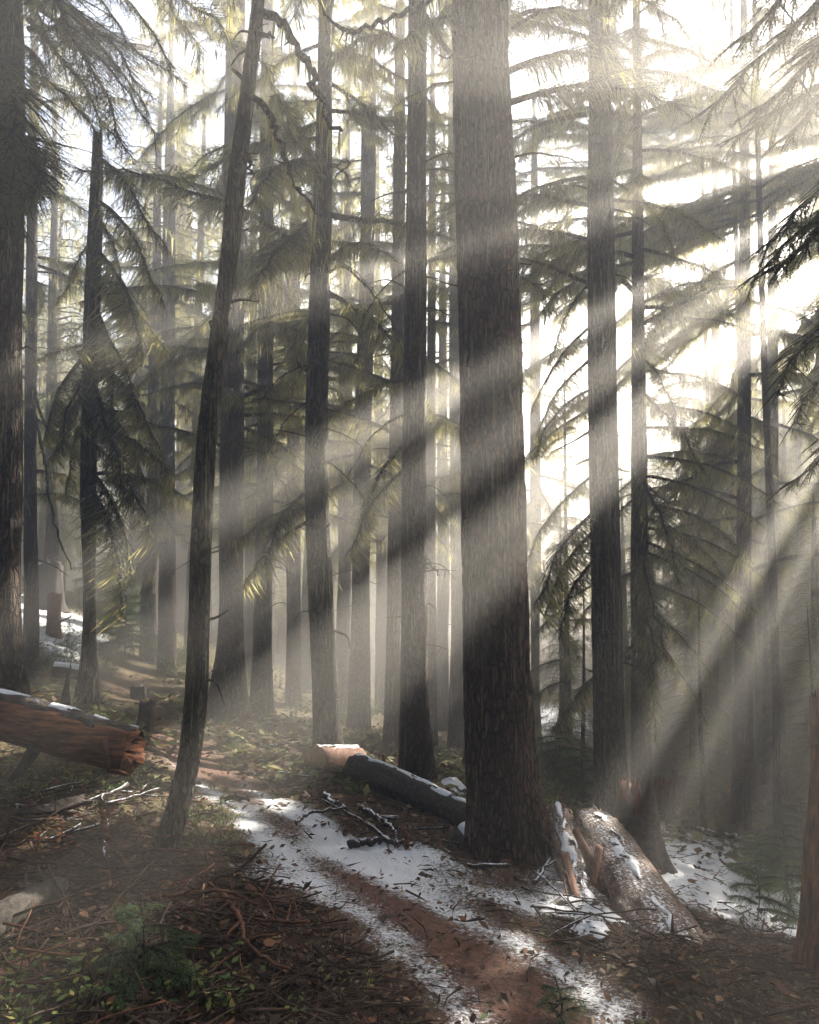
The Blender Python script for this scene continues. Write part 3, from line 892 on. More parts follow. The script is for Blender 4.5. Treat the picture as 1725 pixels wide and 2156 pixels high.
# boughs of the other near trunks
for a, b, d1, k in [((640, 1070), (500, 1140), 9.0, 'short'), ((645, 1100), (515, 1235), 9.3, 'short'), ((640, 1040), (560, 1190), 8.8, 'short'), ((668, 540), (800, 640), 9.2, 'thin'), ((660, 770), (540, 850), 9.0, 'thin'), ((662, 840), (560, 960), 9.6, 'thin'), ((690, 350), (745, 420), 9, 'thin'), ((660, 900), (800, 980), 9.5, 'thin'), ((668, 600), (720, 520), 9.0, 'thin'), ((670, 960), (780, 1100), 9.2, 'thin')]:
    bpx('swept', a, b, 9.5, d1, k)
for a, b, d1, k in [((860, 870), (720, 1010), 9.4, 'thin'), ((860, 980), (735, 1170), 8.8, 'short'), ((855, 930), (760, 1130), 9.3, 'short'), ((860, 800), (700, 880), 9.6, 'long'), ((890, 360), (1000, 380), 8.8, 'thin'), ((870, 560), (760, 700), 9, 'thin')]:
    bpx('straight', a, b, 9.0, d1, k)
for a, b, d1, k in [((1075, 215), (1480, 260), 7.2, 'long'), ((1070, 150), (1400, 190), 7.6, 'long'), ((970, 170), (820, 230), 6.6, 'long'), ((975, 30), (830, 110), 6.2, 'short'), ((1085, 330), (1240, 360), 6.8, 'thin'), ((1080, 60), (1300, 30), 7.0, 'thin')]:
    bpx('giant', a, b, 6.5, d1, k)
for a, b, d1, k in [((1240, 690), (1120, 870), 8.3, 'long'), ((1240, 760), (1130, 920), 8.8, 'short'), ((1245, 820), (1135, 960), 8.2, 'short'), ((1248, 1080), (1125, 1270), 8.2, 'short'), ((1250, 1120), (1150, 1300), 8.6, 'short'), ((1250, 1000), (1110, 1170), 8.9, 'long'), ((1250, 1180), (1180, 1340), 8.3, 'short'), ((1245, 500), (1110, 560), 9.0, 'long'), ((1245, 400), (1120, 420), 9.2, 'thin'),
                    ((1290, 420), (1540, 540), 8.0, 'long'), ((1290, 380), (1420, 540), 8.4, 'long'), ((1240, 600), (1150, 760), 8.8, 'short')]:
    bpx('right_mid', a, b, 8.5, d1, k)
for a, b, d1, k in [((1350, 640), (1600, 600), 10, 'long'), ((1350, 680), (1580, 700), 9.8, 'long'), ((1348, 780), (1560, 840), 10.8, 'long'), ((1348, 850), (1600, 930), 10.2, 'long'), ((1350, 900), (1630, 960), 9.8, 'long'), ((1350, 960), (1640, 1060), 10.4, 'long'), ((1350, 1000), (1600, 1100), 9.6, 'long'), ((1350, 1060), (1580, 1180), 10.3, 'long'),
                    ((1350, 1110), (1600, 1210), 9.9, 'long'), ((1350, 1160), (1560, 1300), 9.6, 'long'), ((1350, 1220), (1580, 1370), 10.3, 'long'), ((1350, 1270), (1500, 1420), 9.8, 'long'), ((1350, 1330), (1480, 1520), 10.2, 'long'), ((1350, 1000), (1440, 1230), 9.2, 'long'), ((1350, 1150), (1430, 1400), 9.2, 'long'), ((1350, 1300), (1400, 1560), 9.4, 'long'), ((1350, 820), (1450, 1000), 9.4, 'long'), ((1350, 750), (1420, 900), 9.6, 'long'),
                    ((1345, 1000), (1240, 1150), 10.8, 'long'), ((1345, 1200), (1220, 1330), 11.2, 'long'), ((1345, 1350), (1250, 1520), 11.0, 'short')]:
    bpx('branchy', a, b, 10.5, d1, k)
    if random.random() < .5: bpx('branchy', (a[0], a[1] + random.uniform(10, 45)), (b[0] + random.uniform(-90, 10), b[1] + random.uniform(0, 90)), 10.5, d1 + random.uniform(-.7, .7), k)
for a, b, d0, d1, k in [((2155, -320), (1555, 60), 4.3, 3.70, 'long'), ((2155, -180), (1530, 250), 4.3, 3.90, 'long'), ((2155, -80), (1600, 200), 4.3, 3.50, 'long'), ((2155, 80), (1570, 330), 4.3, 4.00, 'long'), ((2155, 180), (1590, 500), 4.3, 3.70, 'long'), ((2155, 240), (1575, 580), 4.3, 4.00, 'long'), ((2155, 310), (1600, 650), 4.3, 3.60, 'long'), ((2155, 480), (1650, 830), 4.3, 3.90, 'long'), ((2155, 580), (1660, 900), 4.3, 4.10, 'long'), ((2155, 680), (1655, 1030), 4.3, 4.00, 'long'), ((2155, 380), (1680, 760), 4.3, 3.40, 'long'), ((2155, -240), (1650, 40), 4.3, 3.50, 'long'), ((2155, -20), (1640, 330), 4.3, 4.00, 'long')]:
    bough_to(TREES['right_outside'][0], P(*a, d0), P(*b, d1), 'near', lichen=False)

random.seed(5)
dress('edge', 7.0, 14, 34, 'long', 1.0, 1.4); dress('giant', 8.0, 15, 44, 'long', 1.1, 1.5, taper=False); dress('straight', 8.0, 15, 34, 'long', 1.0, 1.4, taper=False); dress('swept', 4.6, 15, 50, 'long', .9, 1.3)
dress('behind_leaner', 3.2, 15, 60, 'long', .8, 1.2); dress('second_pair', 2.4, 15, 60, 'long', .7, 1.1); dress('hazy_mid', 2.4, 15, 60, 'long', .8, 1.2); dress('twin_red', 3.4, 15, 46, 'long', .7, 1.1)
dress('thin_mid', 4, 14, 14, 'thin'); dress('pale_mid', 2.0, 15, 56, 'long', .9, 1.3); dress('right_mid', 6.5, 15, 20, 'long', .9, 1.2); dress('branchy', 4.2, 12.5, 22, 'long', .8, 1.0)
dress('right_mid', 4.6, 6, 4, 'long', .6, .8, az=(140, 200), taper=False); dress('right_mid', 7.2, 10, 18, 'long', .8, 1.1, az=(60, 300), taper=False); dress('branchy', 5.0, 9, 14, 'long', .8, 1.1, taper=False); dress('shade_a', 1.2, 6, 16, 'long', .8, 1.1, taper=False); dress('shade_a', 9, 16.5, 12, 'long', .8, 1.1); dress('shade_b', 1.5, 17.5, 34, 'long', .9, 1.2); dress('shade_c', .6, 6, 18, 'long', .9, 1.2, taper=False); dress('shade_c', 10, 18, 10, 'long', .9, 1.2)
dress('small_lit', -.6, 6, 24, 'short', .8, 1.0); dress('left_hazy', 2, 17, 36, 'long', .8, 1.1); dress('far_lit', 5, 15, 46, 'long', 1, 1.4); dress('far_lit2', 5, 15, 46, 'long', 1, 1.4); dress('far_lit3', 4, 15, 46, 'long', 1, 1.4)
dress('mid_fill_a', 2, 15, 46, 'long', .9, 1.3); dress('mid_fill_b', 2, 15, 46, 'long', .9, 1.3); dress('mid_fill_c', 1, 4.5, 16, 'long', .7, 1.0, taper=False); dress('mid_fill_c', 6.5, 15, 26, 'long', .7, 1.0); dress('mid_fill_d', 2, 15, 46, 'long', .9, 1.3)
dress('right_outside', 5, 7.2, 6, 'short', .7, 1.0, az=(-120, 60))
dress('snag_tree', 2.5, 5.5, 6, 'short')

for k_, (key, n_, z0, z1) in enumerate([('giant', 420, .2, 8), ('right_mid', 300, .0, 8), ('straight', 260, .3, 8), ('swept', 220, .5, 7), ('leaner', 260, .8, 6), ('edge', 240, 1.0, 7), ('snag_tree', 160, 1.0, 6), ('behind_leaner', 160, 1.0, 9), ('twin_red', 80, .5, 8), ('second_pair', 80, .5, 9)]):
    strands(key, n_, z0, z1, 900 + k_)
for k_, (key, n_, z0, z1, lm) in enumerate([('giant', 7, 1.5, 6.5, .25), ('right_mid', 14, .5, 6, .5), ('straight', 14, .6, 6.5, .5), ('swept', 14, .8, 6, .5), ('behind_leaner', 12, 1.0, 7, .6), ('second_pair', 10, .5, 7, .6), ('twin_red', 10, .5, 7, .6), ('hazy_mid', 10, .5, 7, .7), ('edge', 6, 1.5, 5.5, .3), ('leaner', 9, 1.0, 5.5, .15), ('pale_mid', 8, 0, 7, .6), ('left_hazy', 10, 1, 7, .7)]):
    stubs(key, n_, z0, z1, 950 + k_, lm)
# bare crooked limbs of the leaning tree
def limb(key, pts, d, r0, r1, lichen=True, name='limb'):
    root, full = TREES[key]
    loc = np.array(root.location)
    path = smooth_path(np.array([P(x, y, dd) for (x, y), dd in zip(pts, d)]) - loc, 26)
    rs = np.random.default_rng(int(pts[-1][0]))
    path[1:-1] += rs.normal(0, .012, (24, 3))
    mb = MB()
    rad = np.linspace(r0, r1, 26) * rs.uniform(.8, 1.25, 26)
    tube(mb, path, rad, 7)
    for k in range(4):                 # stubs
        i = rs.integers(6, 24)
        tube(mb, [path[i], path[i] + rs.normal(0, .03, 3), path[i] + np.array([rs.normal(0, .06), rs.normal(0, .04), rs.normal(-.02, .05)])], [rad[i] * .7, rad[i] * .5, .003], 5)
    o = mb.build(name, M['bark_moss'], root)
    if lichen:
        lc = MB()
        for k in range(34):
            i = rs.integers(3, 25)
            p0 = path[i]
            ll = rs.uniform(.05, .30); w = rs.uniform(.004, .011)
            a = rs.uniform(0, 3.1); sv = np.array([math.cos(a), math.sin(a), 0]) * w
            j = rs.normal(0, .012, 3); j[2] = 0
            lc.add([p0 - sv, p0 + sv, p0 + sv * .8 + j - [0, 0, ll * .5], p0 - sv * .8 + j - [0, 0, ll * .5], p0 + j - [0, 0, ll]], [[0, 1, 2, 3]], [[3, 2, 4]])
        lc.build('hanging_lichen', M['lichen'], o)['kind'] = 'stuff'
    return o
limb('leaner', [(545, 30), (565, 28), (600, 55), (640, 120), (668, 180), (682, 240), (720, 275)], [5, 4.95, 4.9, 4.85, 4.8, 4.8, 4.75], .028, .012)
limb('leaner', [(522, 195), (545, 210), (575, 255), (600, 330), (628, 395), (675, 452)], [5, 4.95, 4.9, 4.85, 4.85, 4.8], .022, .008)
limb('leaner', [(540, 60), (556, 75), (572, 78)], [5, 4.9, 4.85], .016, .008, False)
limb('leaner', [(515, 310), (525, 340), (530, 365)], [5, 4.9, 4.85], .014, .006, False)
limb('giant', [(980, -60), (890, 10), (800, 45), (740, 62), (690, 40), (668, -20)], [6.5, 6.3, 6.0, 5.8, 5.7, 5.6], .028, .010)
limb('left_hazy', [(66, 850), (90, 950), (115, 1100), (150, 1200)], [13, 12.6, 12.3, 12], .03, .008)
limb('left_hazy', [(66, 780), (100, 900), (160, 960), (200, 1010)], [13, 12.6, 12.5, 12.6], .03, .008)
limb('swept', [(672, 590), (720, 560), (770, 600), (815, 660), (840, 730)], [9.5, 9.2, 9.1, 9.1, 9.2], .022, .006)
limb('swept', [(665, 730), (640, 780), (625, 760)], [9.5, 9.2, 9.0], .024, .01)
limb('swept', [(690, 350), (710, 345), (735, 340), (700, 380)], [9.5, 9.2, 9.1, 9.2], .016, .007, False)
limb('straight', [(885, 1170), (905, 1190), (925, 1210)], [9, 8.8, 8.7], .018, .007, False)

# ------------------------------------------------------------------ the wood beyond: whole trees with their own trunk and crown
def crown_mesh(seed, height, base, rmax, n, det):
    rs = np.random.default_rng(seed)
    mb, lc = MB(), MB()
    for k in range(n):
        f = (k + rs.uniform(0, 1)) / n
        z = base + (height - base) * f
        L = rmax * (1 - f) ** .75 * rs.uniform(.55, 1.1) + .25
        a = rs.uniform(0, 2 * math.pi)
        dr = rs.uniform(.25, .6)
        nt_ = int(17 * L ** .6 * det) + 3
        bs, ds, ns, ls = [], [], [], []
        for i in range(nt_):
            t = .12 + .88 * (i + rs.uniform(0, 1)) / nt_
            p = np.array([t * L, 0, L * (.1 * math.sin(2.2 * t) - dr * t ** 1.9)])
            ang = (1 if i % 2 else -1) * rs.uniform(.6, 1.25)
            l = .32 * L * (1 - .65 * t) * rs.uniform(.6, 1.3) + .12
            d = np.array([math.cos(ang), math.sin(ang), -.25 - rs.uniform(0, .5)])
            d /= np.linalg.norm(d)
            m = max(2, int(l / .055))
            for s in range(m):
                u = (s + rs.uniform(0, 1)) / m
                b2 = rs.uniform(-.9, .9)
                dd = np.array([d[0] * math.cos(b2) - d[1] * math.sin(b2), d[0] * math.sin(b2) + d[1] * math.cos(b2), d[2] - rs.uniform(0, .5)])
                bs.append(p + d * u * l - np.array([0, 0, .3 * l * u * u])); ds.append(dd / np.linalg.norm(dd))
                nn = np.array([rs.normal(0, .5), rs.normal(0, .5), 1]); ns.append(nn / np.linalg.norm(nn)); ls.append(rs.uniform(.07, .19))
        R = np.array(Matrix.Rotation(a, 3, 'Z'))
        off = np.array([0, 0, z])
        sprays(mb, np.array(bs) @ R.T + off, np.array(ds) @ R.T, np.array(ns) @ R.T, np.array(ls), .028, rs, 3)
        t = np.linspace(0, 1, 5)
        ax = np.stack([t * L, 0 * t, L * (.1 * np.sin(2.2 * t) - dr * t ** 1.9)], -1) @ R.T + off
        tube(mb, ax, np.linspace(.012 + .008 * L, .004, 5), 3, 1, cap=False)
        for i in range(int(4 * L)):
            q = bs[rs.integers(len(bs))] @ R.T + off
            ll = rs.uniform(.2, .6); w = rs.uniform(.012, .03); aa = rs.uniform(0, 3.1)
            sv = np.array([math.cos(aa), math.sin(aa), 0]) * w
            lc.add([q - sv, q + sv, q - [0, 0, ll]], None, [[0, 1, 2]])
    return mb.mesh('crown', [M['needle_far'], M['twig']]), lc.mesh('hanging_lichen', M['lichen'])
CROWNS = [crown_mesh(101, 20, 2.6, 3.2, 165, 1.0), crown_mesh(102, 20, 5.0, 2.9, 145, 1.0), crown_mesh(103, 20, 1.0, 2.6, 165, 1.0), crown_mesh(104, 20, 7.5, 3.4, 110, 1.1)]
FAR_TRUNKS = []
for s in range(3):
    rs = np.random.default_rng(200 + s)
    path = np.stack([np.linspace(0, rs.normal(0, .3), 8) + rs.normal(0, .03, 8), rs.normal(0, .03, 8), np.linspace(-.5, 19.8, 8)], -1)
    r = np.array([.30, .21, .19, .17, .14, .11, .07, .02])
    FAR_TRUNKS.append(trunk_mesh(path, r, 20, 60, .08, 8, 40 + s, roots=.4).mesh('trunk', M['bark'], True))
def far_tree(x, y, sc, ci, label, group, rz=None, name='hazy_conifer'):
    z = h1(x, y)
    sc = min(sc, (TOP - .2 - z) / 20.0)
    r = empty(name, (x, y, z), label, 'tree', group)
    r.rotation_euler.z = random.uniform(0, 6.28) if rz is None else rz
    r.scale = (sc, sc, sc)
    link('trunk', FAR_TRUNKS[random.randrange(3)], r)
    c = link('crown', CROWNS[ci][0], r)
    link('hanging_lichen', CROWNS[ci][1], c)['kind'] = 'stuff'
    return r

# ------------------------------------------------------------------ conifers up-sun: boughs laid out to part the light into beams
def fan_tree(key, label, t, a, boughs, zh=15.5, r=.2):
    b0 = sunp(t, a, 0)
    z = h1(b0[0], b0[1])
    root = empty('conifer', (b0[0], b0[1], z), label, 'tree', 'conifers standing towards the sun')
    path = np.array([[0, 0, -.3], [0, 0, .6], [.03, .02, 3], [0, .05, 7], [0, 0, zh - z]])
    rad = np.array([r * 1.6, r * 1.1, r, r * .8, .03])
    trunk_mesh(path, rad, 24, 80, .06, 8, 55, roots=.3).build('trunk', M['bark'], root, smooth=True)
    TREES[key] = (root, np.concatenate([path + np.array(root.location), rad[:, None]], 1))
    for (bb, ang, ln, jt, *kd) in boughs:
        p0 = sunp(t, a, bb)
        p0[:2] = b0[:2]
        dirn = SA * (-math.cos(ang)) - SB * math.sin(ang) + SUN * jt
        p1 = p0 + np.array(dirn) * ln
        if max(p0[2], p1[2]) > 14.7: continue
        bough_to(root, p0, p1, kd[0] if kd else 'slim', roll=random.uniform(-.5, .5))
    return root
random.seed(33)
BRIGHT = [(-12.5, -9), (-7, -4), (-2, 3.4), (15.5, 20.7), (22.5, 28.3), (32.3, 42.3), (60, 61.8), (64.3, 65.6)]
THIN = [.8, 17.2, 19.2, 24.4, 26.4, 34.6, 36.6, 38.2, 40.6, -5.6, -10.8]
DARK = []
_e = -16
for lo, hi in BRIGHT:
    DARK.append((_e, lo)); _e = hi
DARK.append((_e, 84))
def sector_boughs(a, ln, inset, lo_=-90, hi_=90, step=2.6, sd=.22):
    """boughs of a trunk at a lying along the dark sectors (degrees below the level) seen from the viewpoint"""
    out = []
    for lo, hi in DARK:
        if hi < lo_ or lo > hi_: continue
        w0, w1 = lo, hi
        lo, hi = (lo + inset, hi - inset) if hi - lo > 2 * inset + .2 else ((lo + hi) / 2, (lo + hi) / 2)
        n = max(1, int(math.ceil((hi - lo) / step)) + (1 if hi > lo else 0))
        for k in range(n):
            g = math.radians(lo if n == 1 else lo + (hi - lo) * k / (n - 1))
            out.append((-abs(a) * math.tan(g), g, ln * random.uniform(.92, 1.08), random.uniform(-sd, sd)))
            if min(math.degrees(g) - w0, w1 - math.degrees(g)) > (4.2 if g < .8 else 2.8):
                out.append((-abs(a) * math.tan(g), g, ln * random.uniform(.92, 1.08), random.uniform(-sd, sd) + .3, 'long'))
    return out
def thin_boughs(a, ln):  # narrow needled limbs added to cut thin shadow lines into the bright sectors
    return [(-abs(a) * math.tan(math.radians(g)), math.radians(g), ln, random.uniform(-.1, .1), 'dead') for g in THIN if abs(a) < 4 or g < 42]
fan_tree('fan_a', 'tall conifer in line with the sun beyond the picture edge', 15.5, -1.0, sector_boughs(-1.0, 2.2, 2.6, -90, 84, 2.2), r=.10)  # added light blocker, its boughs covering the dark sectors
fan_tree('fan_b', 'conifer with long drooping boughs standing before the sun at the picture edge', 18.5, -2.6, sector_boughs(-2.6, 2.4, 1.4, -90, 75, 2.2) + thin_boughs(-3.0, 1.6), r=.07)  # added farther across, so the dark sectors carry on between the beams
fan_tree('fan_c', 'hazy conifer added behind the layered bushy one, boughs set to shape the beams', 17, -4.5, sector_boughs(-4.5, 2.2, 1.0, -90, 56, 1.8), r=.06)  # third added blocker, bough layout follows the dark sectors only
fan_tree('fan_d', 'conifer beyond the picture edge that keeps the sun off the viewpoint', 14, .25, [(1.0 - k * .16, random.uniform(-.1, .5), random.uniform(1.3, 1.6), random.uniform(-.3, .3)) for k in range(40)], r=.12)  # out of view, added so the air close to the camera stays unlit

def low_conifer(t, a, b_top):  # adds a low tree that stops sunlight under b_top
    q = sunp(t, a, b_top)
    z = h1(q[0], q[1])
    UPSUN.append((q[0], q[1], (q[2] - z) / 20, 2))
for _q in [(15, -.45, -1.3), (18, .5, -.8), (13, .2, -1.8), (17, -1.05, -2.6), (20, -.7, -2.3), (21, -3.2, -4.3), (24, -4.6, -5.6), (22, -2.0, -4.6), (27, -6.5, -6.8), (16, -1.3, -3.6), (14, -.9, -2.9), (19, -1.6, -4.4), (19, -2.6, -4.0), (22, -3.4, -5.2)]:
    low_conifer(*_q)

def canopy_boughs():
    return [(1.0 + k * .085, random.uniform(-.5, .5) + (math.pi if k % 2 else 0), random.uniform(1.4, 2.4), random.uniform(-.6, .6), 'long') for k in range(24)]
for _k, (t, a) in enumerate([(21, -1.2), (22, -3.6), (24, -6.0), (25, -8.2), (26, -4.8)]):
    fan_tree('high_%d' % _k, 'tall conifer added beyond the beams, top crown only, dimming the upper glare', t, a, canopy_boughs(), r=.11)  # added to block sunlight from the haze high up

def fill_boughs(a, ln, sectors, per_m=4.2):
    """full boughs on both sides of a trunk, kept inside the dark sectors"""
    out = []
    for lo, hi in sectors:
        wid = abs(a) * math.radians(hi - lo)
        n = max(1, int(round(wid * per_m)))
        for k in range(n):
            g = math.radians(lo + (hi - lo) * (k + .5) / n)
            for side in (0, math.pi):
                out.append((-abs(a) * math.tan(g), g + side, ln * random.uniform(.8, 1.1) * (1 if side == 0 else .85), random.uniform(-.5, .5), 'long'))
    return out
FILL = [(-16, -12.6), (-8.9, -7.1), (-3.9, -2.1), (3.8, 15)]
fan_tree('fill_a', 'bushy hazy conifer directly behind the tall dark trunk', 16.5, -7.0, fill_boughs(7.0, 2.6, FILL + [(20.8, 22.3), (28.5, 32)]), r=.11)
fan_tree('fill_b', 'hazy conifer with full upper boughs at the bright edge of the sun glare', 13.8, -3.3, fill_boughs(3.3, 1.7, FILL), r=.055)
fan_tree('fill_c', 'hazy conifer deep in the glare between two shaded trunks', 20, -6.0, fill_boughs(6.0, 2.3, FILL + [(28.5, 32)]), r=.06)
fan_tree('fill_d', 'faint conifer in the glare far behind the tall dark trunk', 22, -9.0, fill_boughs(9.0, 2.6, [(-12, -7), (-4.2, -1.8), (3.4, 15), (20.8, 22.3), (28.5, 32)]), r=.07)

fan_tree('shade_fan', 'slim conifer added beyond the picture edge to shade the lower slope', 16.8, -1.75, [(-1.75 * math.tan(math.radians(g)), math.radians(g), random.uniform(1.9, 2.4), random.uniform(-.5, .5), 'long' if 44 < g < 57 else 'slim') for g in (43.5, 45.5, 47.5, 49.5, 51.5, 53, 54.5, 56, 57.3, 58.4, 63, 67, 68.5, 70, 72)], r=.08)  # added blocker, boughs angled to darken the air over the slope
fan_tree('shade_fan2', 'second slim conifer added beyond the picture edge to shade the lower slope', 19.5, -1.4, [(-1.4 * math.tan(math.radians(g)), math.radians(g), random.uniform(2.6, 3.2), random.uniform(-.5, .5), 'slim') for g in (44, 46.5, 49, 51, 53, 55, 56.5, 57.8, 63, 67.5, 69.5)], r=.08)  # added behind the first to thicken the same shade

fan_tree('fan_e', 'unseen conifer added beyond the picture edge to keep the near trunks in shade', 15, -.85, [(-.85 * math.tan(math.radians(g)), math.radians(g), random.uniform(.6, .8), random.uniform(-.3, .3), "slim") for g in [x * 1.7 - 6 for x in range(31)]], r=.08)  # added out of view, short boughs stop light near the camera
LAND = [(20, 'edge trunk'), (190, 'slim snapped trunk'), (440, 'leaning tree'), (680, 'bare grey trunk'), (876, 'straight dark trunk'), (1040, 'giant trunk'), (1278, 'tall dark trunk'), (1562, 'shaded straight trunk')]
KIND = ['full', 'high', 'narrow', 'very high']
def far_label(x, y, ci, young=False):
    px = 862.5 + FPX * x / y
    dist = 'nearer' if y < 22 else 'distant' if y < 36 else 'faint'
    noun = 'young conifer' if young else 'conifer'
    if px < 20 or px > 1725: return '%s %s with %s crown beyond the picture edge' % (dist, noun, KIND[ci])
    for (a, la), (b, lb) in zip(LAND, LAND[1:]):
        if a <= px < b: return '%s %s, %s crown, between %s and %s' % (dist, noun, KIND[ci], la, lb)
    return '%s %s with %s crown beyond %s' % (dist, noun, KIND[ci], LAND[-1][1])
LANES = [(-8.5, 16.5, 3.2), (-5.5, 13, 1.6)]
def in_lane(x, y):
    for lx, ly, w in LANES:
        t = (x - lx) * math.sin(SUN_AZ) + (y - ly) * math.cos(SUN_AZ)
        o = (x - lx) * math.cos(SUN_AZ) - (y - ly) * math.sin(SUN_AZ)
        if -1 < t < 36 and abs(o) < w: return True
    return False
random.seed(21)
placed = [np.array(t[1][0][:2]) for t in TREES.values()]
def clear(x, y, md):
    return all((x - q[0]) ** 2 + (y - q[1]) ** 2 > md * md for q in placed)
GAPS = [(215, 30, 60), (1165, 35, 18), (1650, 40, 60)]      # px, half width kept free of far crowns, from distance
for px, d in [(110, 20), (318, 18.5), (410, 21), (530, 20), (645, 21.5), (725, 18.5), (805, 21), (930, 20)]:
    x = (px - 862.5) / FPX * d
    placed.append(np.array([x, d]))
    ci = random.choice([1, 3, 3])
    o = far_tree(x, d, .8, ci, far_label(x, d, ci), 'hazy conifers of the far wood')
    o.scale = (o.scale[2] * .95, o.scale[2] * .95, o.scale[2])
n_far = 0
for tries in range(9000):
    if n_far >= 185: break
    d = random.uniform(14, 60)
    px = random.uniform(-450, 2080 if d < 25 else 2900)
    x = (px - 862.5) / FPX * d
    if not -56 < x < 60 or not clear(x, d, 2.0 + d * .015) or trail_dist(np.array([x]), np.array([d]))[0] < 1.8: continue
    if any(abs(px - g) < hw + 1500 / d for g, hw, _ in GAPS) and d < 45: continue
    if d < 22 and abs(px - 300) < 230: continue
    if d < 40 and in_corridor(x, d): continue
    if in_lane(x, d): continue
    placed.append(np.array([x, d]))
    ci = random.choice([0, 0, 0, 1, 2, 2])
    far_tree(x, d, random.uniform(.75, 1.15), ci, far_label(x, d, ci), 'hazy conifers of the far wood')
    n_far += 1
for px, d, hh in [(1700, 12.5, 5.2), (1640, 15, 5.5), (1590, 18.5, 6.5), (1480, 19, 5.5), (1530, 24, 8), (1740, 17, 7), (1440, 26, 8), (1780, 11, 4.5)]:
    x = (px - 862.5) / FPX * d
    placed.append(np.array([x, d]))
    far_tree(x, d, hh / 20, 2, far_label(x, d, 2, True), 'young conifers of the lower slope', name='young_conifer')
n_y = 0  # young growth; those outside the view are added to darken the slope haze
for tries in range(3000):
    if n_y >= 150: break
    d = random.uniform(10, 46)
    px = random.uniform(1120, 2600)
    x = (px - 862.5) / FPX * d
    if not clear(x, d, 1.2) or not in_corridor(x, d): continue
    t = x * math.sin(SUN_AZ) + d * math.cos(SUN_AZ)
    hmax = .466 * t + 1.7 - 5.6 - h1(x, d)
    if hmax < 1.2: continue
    ci = random.choice([0, 2, 2])
    placed.append(np.array([x, d]))
    far_tree(x, d, min(hmax, random.uniform(3, 10) if t < 20 else 14) / 20, ci, far_label(x, d, ci, True), 'young conifers of the lower slope', name='young_conifer')
    n_y += 1
# low conifers added up-sun to keep sunlight off the air below the beams
for k, (x, y, s, ci) in enumerate(UPSUN):
    far_tree(x, y, s, ci, 'low conifer added towards the sun, its crown shading the air below the beams', 'conifers standing towards the sun')

n_a = 0
for k in range(1500):
    if n_a >= 85: break
    a = random.uniform(40, 330); d = random.uniform(3.5, 24)
    x, y = d * math.sin(math.radians(a)), d * math.cos(math.radians(a))
    if y > -4.2 and abs(x) < max(y, 0) * .62 + 4.8: continue
    if not clear(x, y, 2.2) or (in_corridor(x, y) and y > 1): continue
    placed.append(np.array([x, y]))
    ci = random.choice([0, 1, 1, 3])
    o = far_tree(x, y, random.uniform(.75, .9), ci, 'conifer with %s crown of the same wood, standing around the viewpoint' % KIND[ci], 'conifers around the viewpoint')
    o.scale = (o.scale[2] * 1.45, o.scale[2] * 1.45, o.scale[2])
    n_a += 1

# trees that would share a description are told apart by their order across the view
_same = {}
for o in list(C.objects):
    if o.get('group') in ('hazy conifers of the far wood', 'young conifers of the lower slope') and o.location.y > 0 and 'picture edge' not in o['label']:
        _same.setdefault(o['label'], []).append(o)
for lab, os_ in _same.items():
    if len(os_) > 1:
        os_.sort(key=lambda o: o.location.x / o.location.y)
        for k, o in enumerate(os_):
            o['label'] = lab + ', ' + ('leftmost' if k == 0 else 'rightmost' if k == len(os_) - 1 else ['second', 'third', 'fourth', 'fifth', 'sixth', 'seventh', 'eighth', 'ninth', 'tenth', 'eleventh'][min(k - 1, 9)] + ' from left')

# ------------------------------------------------------------------ fallen wood
M['log_bark'] = simple('log_bark', [(.30, (.010, .009, .008)), (.5, (.04, .034, .030)), (.75, (.10, .085, .075))], 22, (1, 1, 1), snow=.25, dist=.02)
M['log_bark_bare'] = simple('log_bark_bare', [(.30, (.010, .009, .008)), (.5, (.045, .036, .030)), (.75, (.11, .09, .075))], 24, dist=.02)
M['red_wood'] = simple('red_wood', [(.34, (.022, .009, .005)), (.5, (.12, .045, .020)), (.68, (.26, .11, .048))], 8, (.7, 2.5, 6), dist=.012)
M['rot_wood'] = simple('rot_wood', [(.34, (.018, .006, .004)), (.5, (.11, .033, .014)), (.68, (.26, .095, .038))], 9, (5, 5, .8), dist=.025)
M['pale_wood'] = simple('pale_wood', [(.30, (.20, .12, .06)), (.55, (.36, .23, .12)), (.8, (.46, .32, .19))], 14, dist=.004)
M['split_wood'] = simple('split_wood', [(.34, (.03, .019, .014)), (.5, (.13, .082, .06)), (.68, (.26, .18, .135))], 9, (6, 1.2, 1.6), dist=.03, snow=.16)
M['split_bare'] = simple('split_bare', [(.28, (.05, .024, .016)), (.5, (.15, .07, .045)), (.75, (.25, .13, .085))], 8, (5, 1.4, 1.6), dist=.015)
M['grey_wood'] = simple('grey_wood', [(.28, (.012, .010, .009)), (.5, (.04, .033, .028)), (.75, (.10, .085, .07))], 12, (4, 2, 3), dist=.012)
M['snow'] = simple('snow', [(.2, (.70, .72, .77)), (.8, (.80, .81, .84))], 30, dist=.015, rough=.6)
M['stick'] = simple('stick', [(.3, (.016, .010, .008)), (.5, (.05, .030, .021)), (.75, (.13, .085, .06))], 6)
M['stick_red'] = simple('stick_red', [(.3, (.04, .017, .009)), (.55, (.13, .055, .03)), (.8, (.24, .12, .07))], 18)
M['stick_snow'] = simple('stick_snow', [(.3, (.015, .011, .009)), (.55, (.05, .036, .028)), (.8, (.10, .075, .06))], 18, snow=.42)

def log_path(p0, p1, n=40, bend=.02, seed=0):
    rs = np.random.default_rng(seed)
    t = np.linspace(0, 1, n)[:, None]
    p = np.array(p0) * (1 - t) + np.array(p1) * t
    ln = np.linalg.norm(np.array(p1) - np.array(p0))
    p[:, 2] += np.sin(t[:, 0] * math.pi * 1.3) * bend * ln
    return p

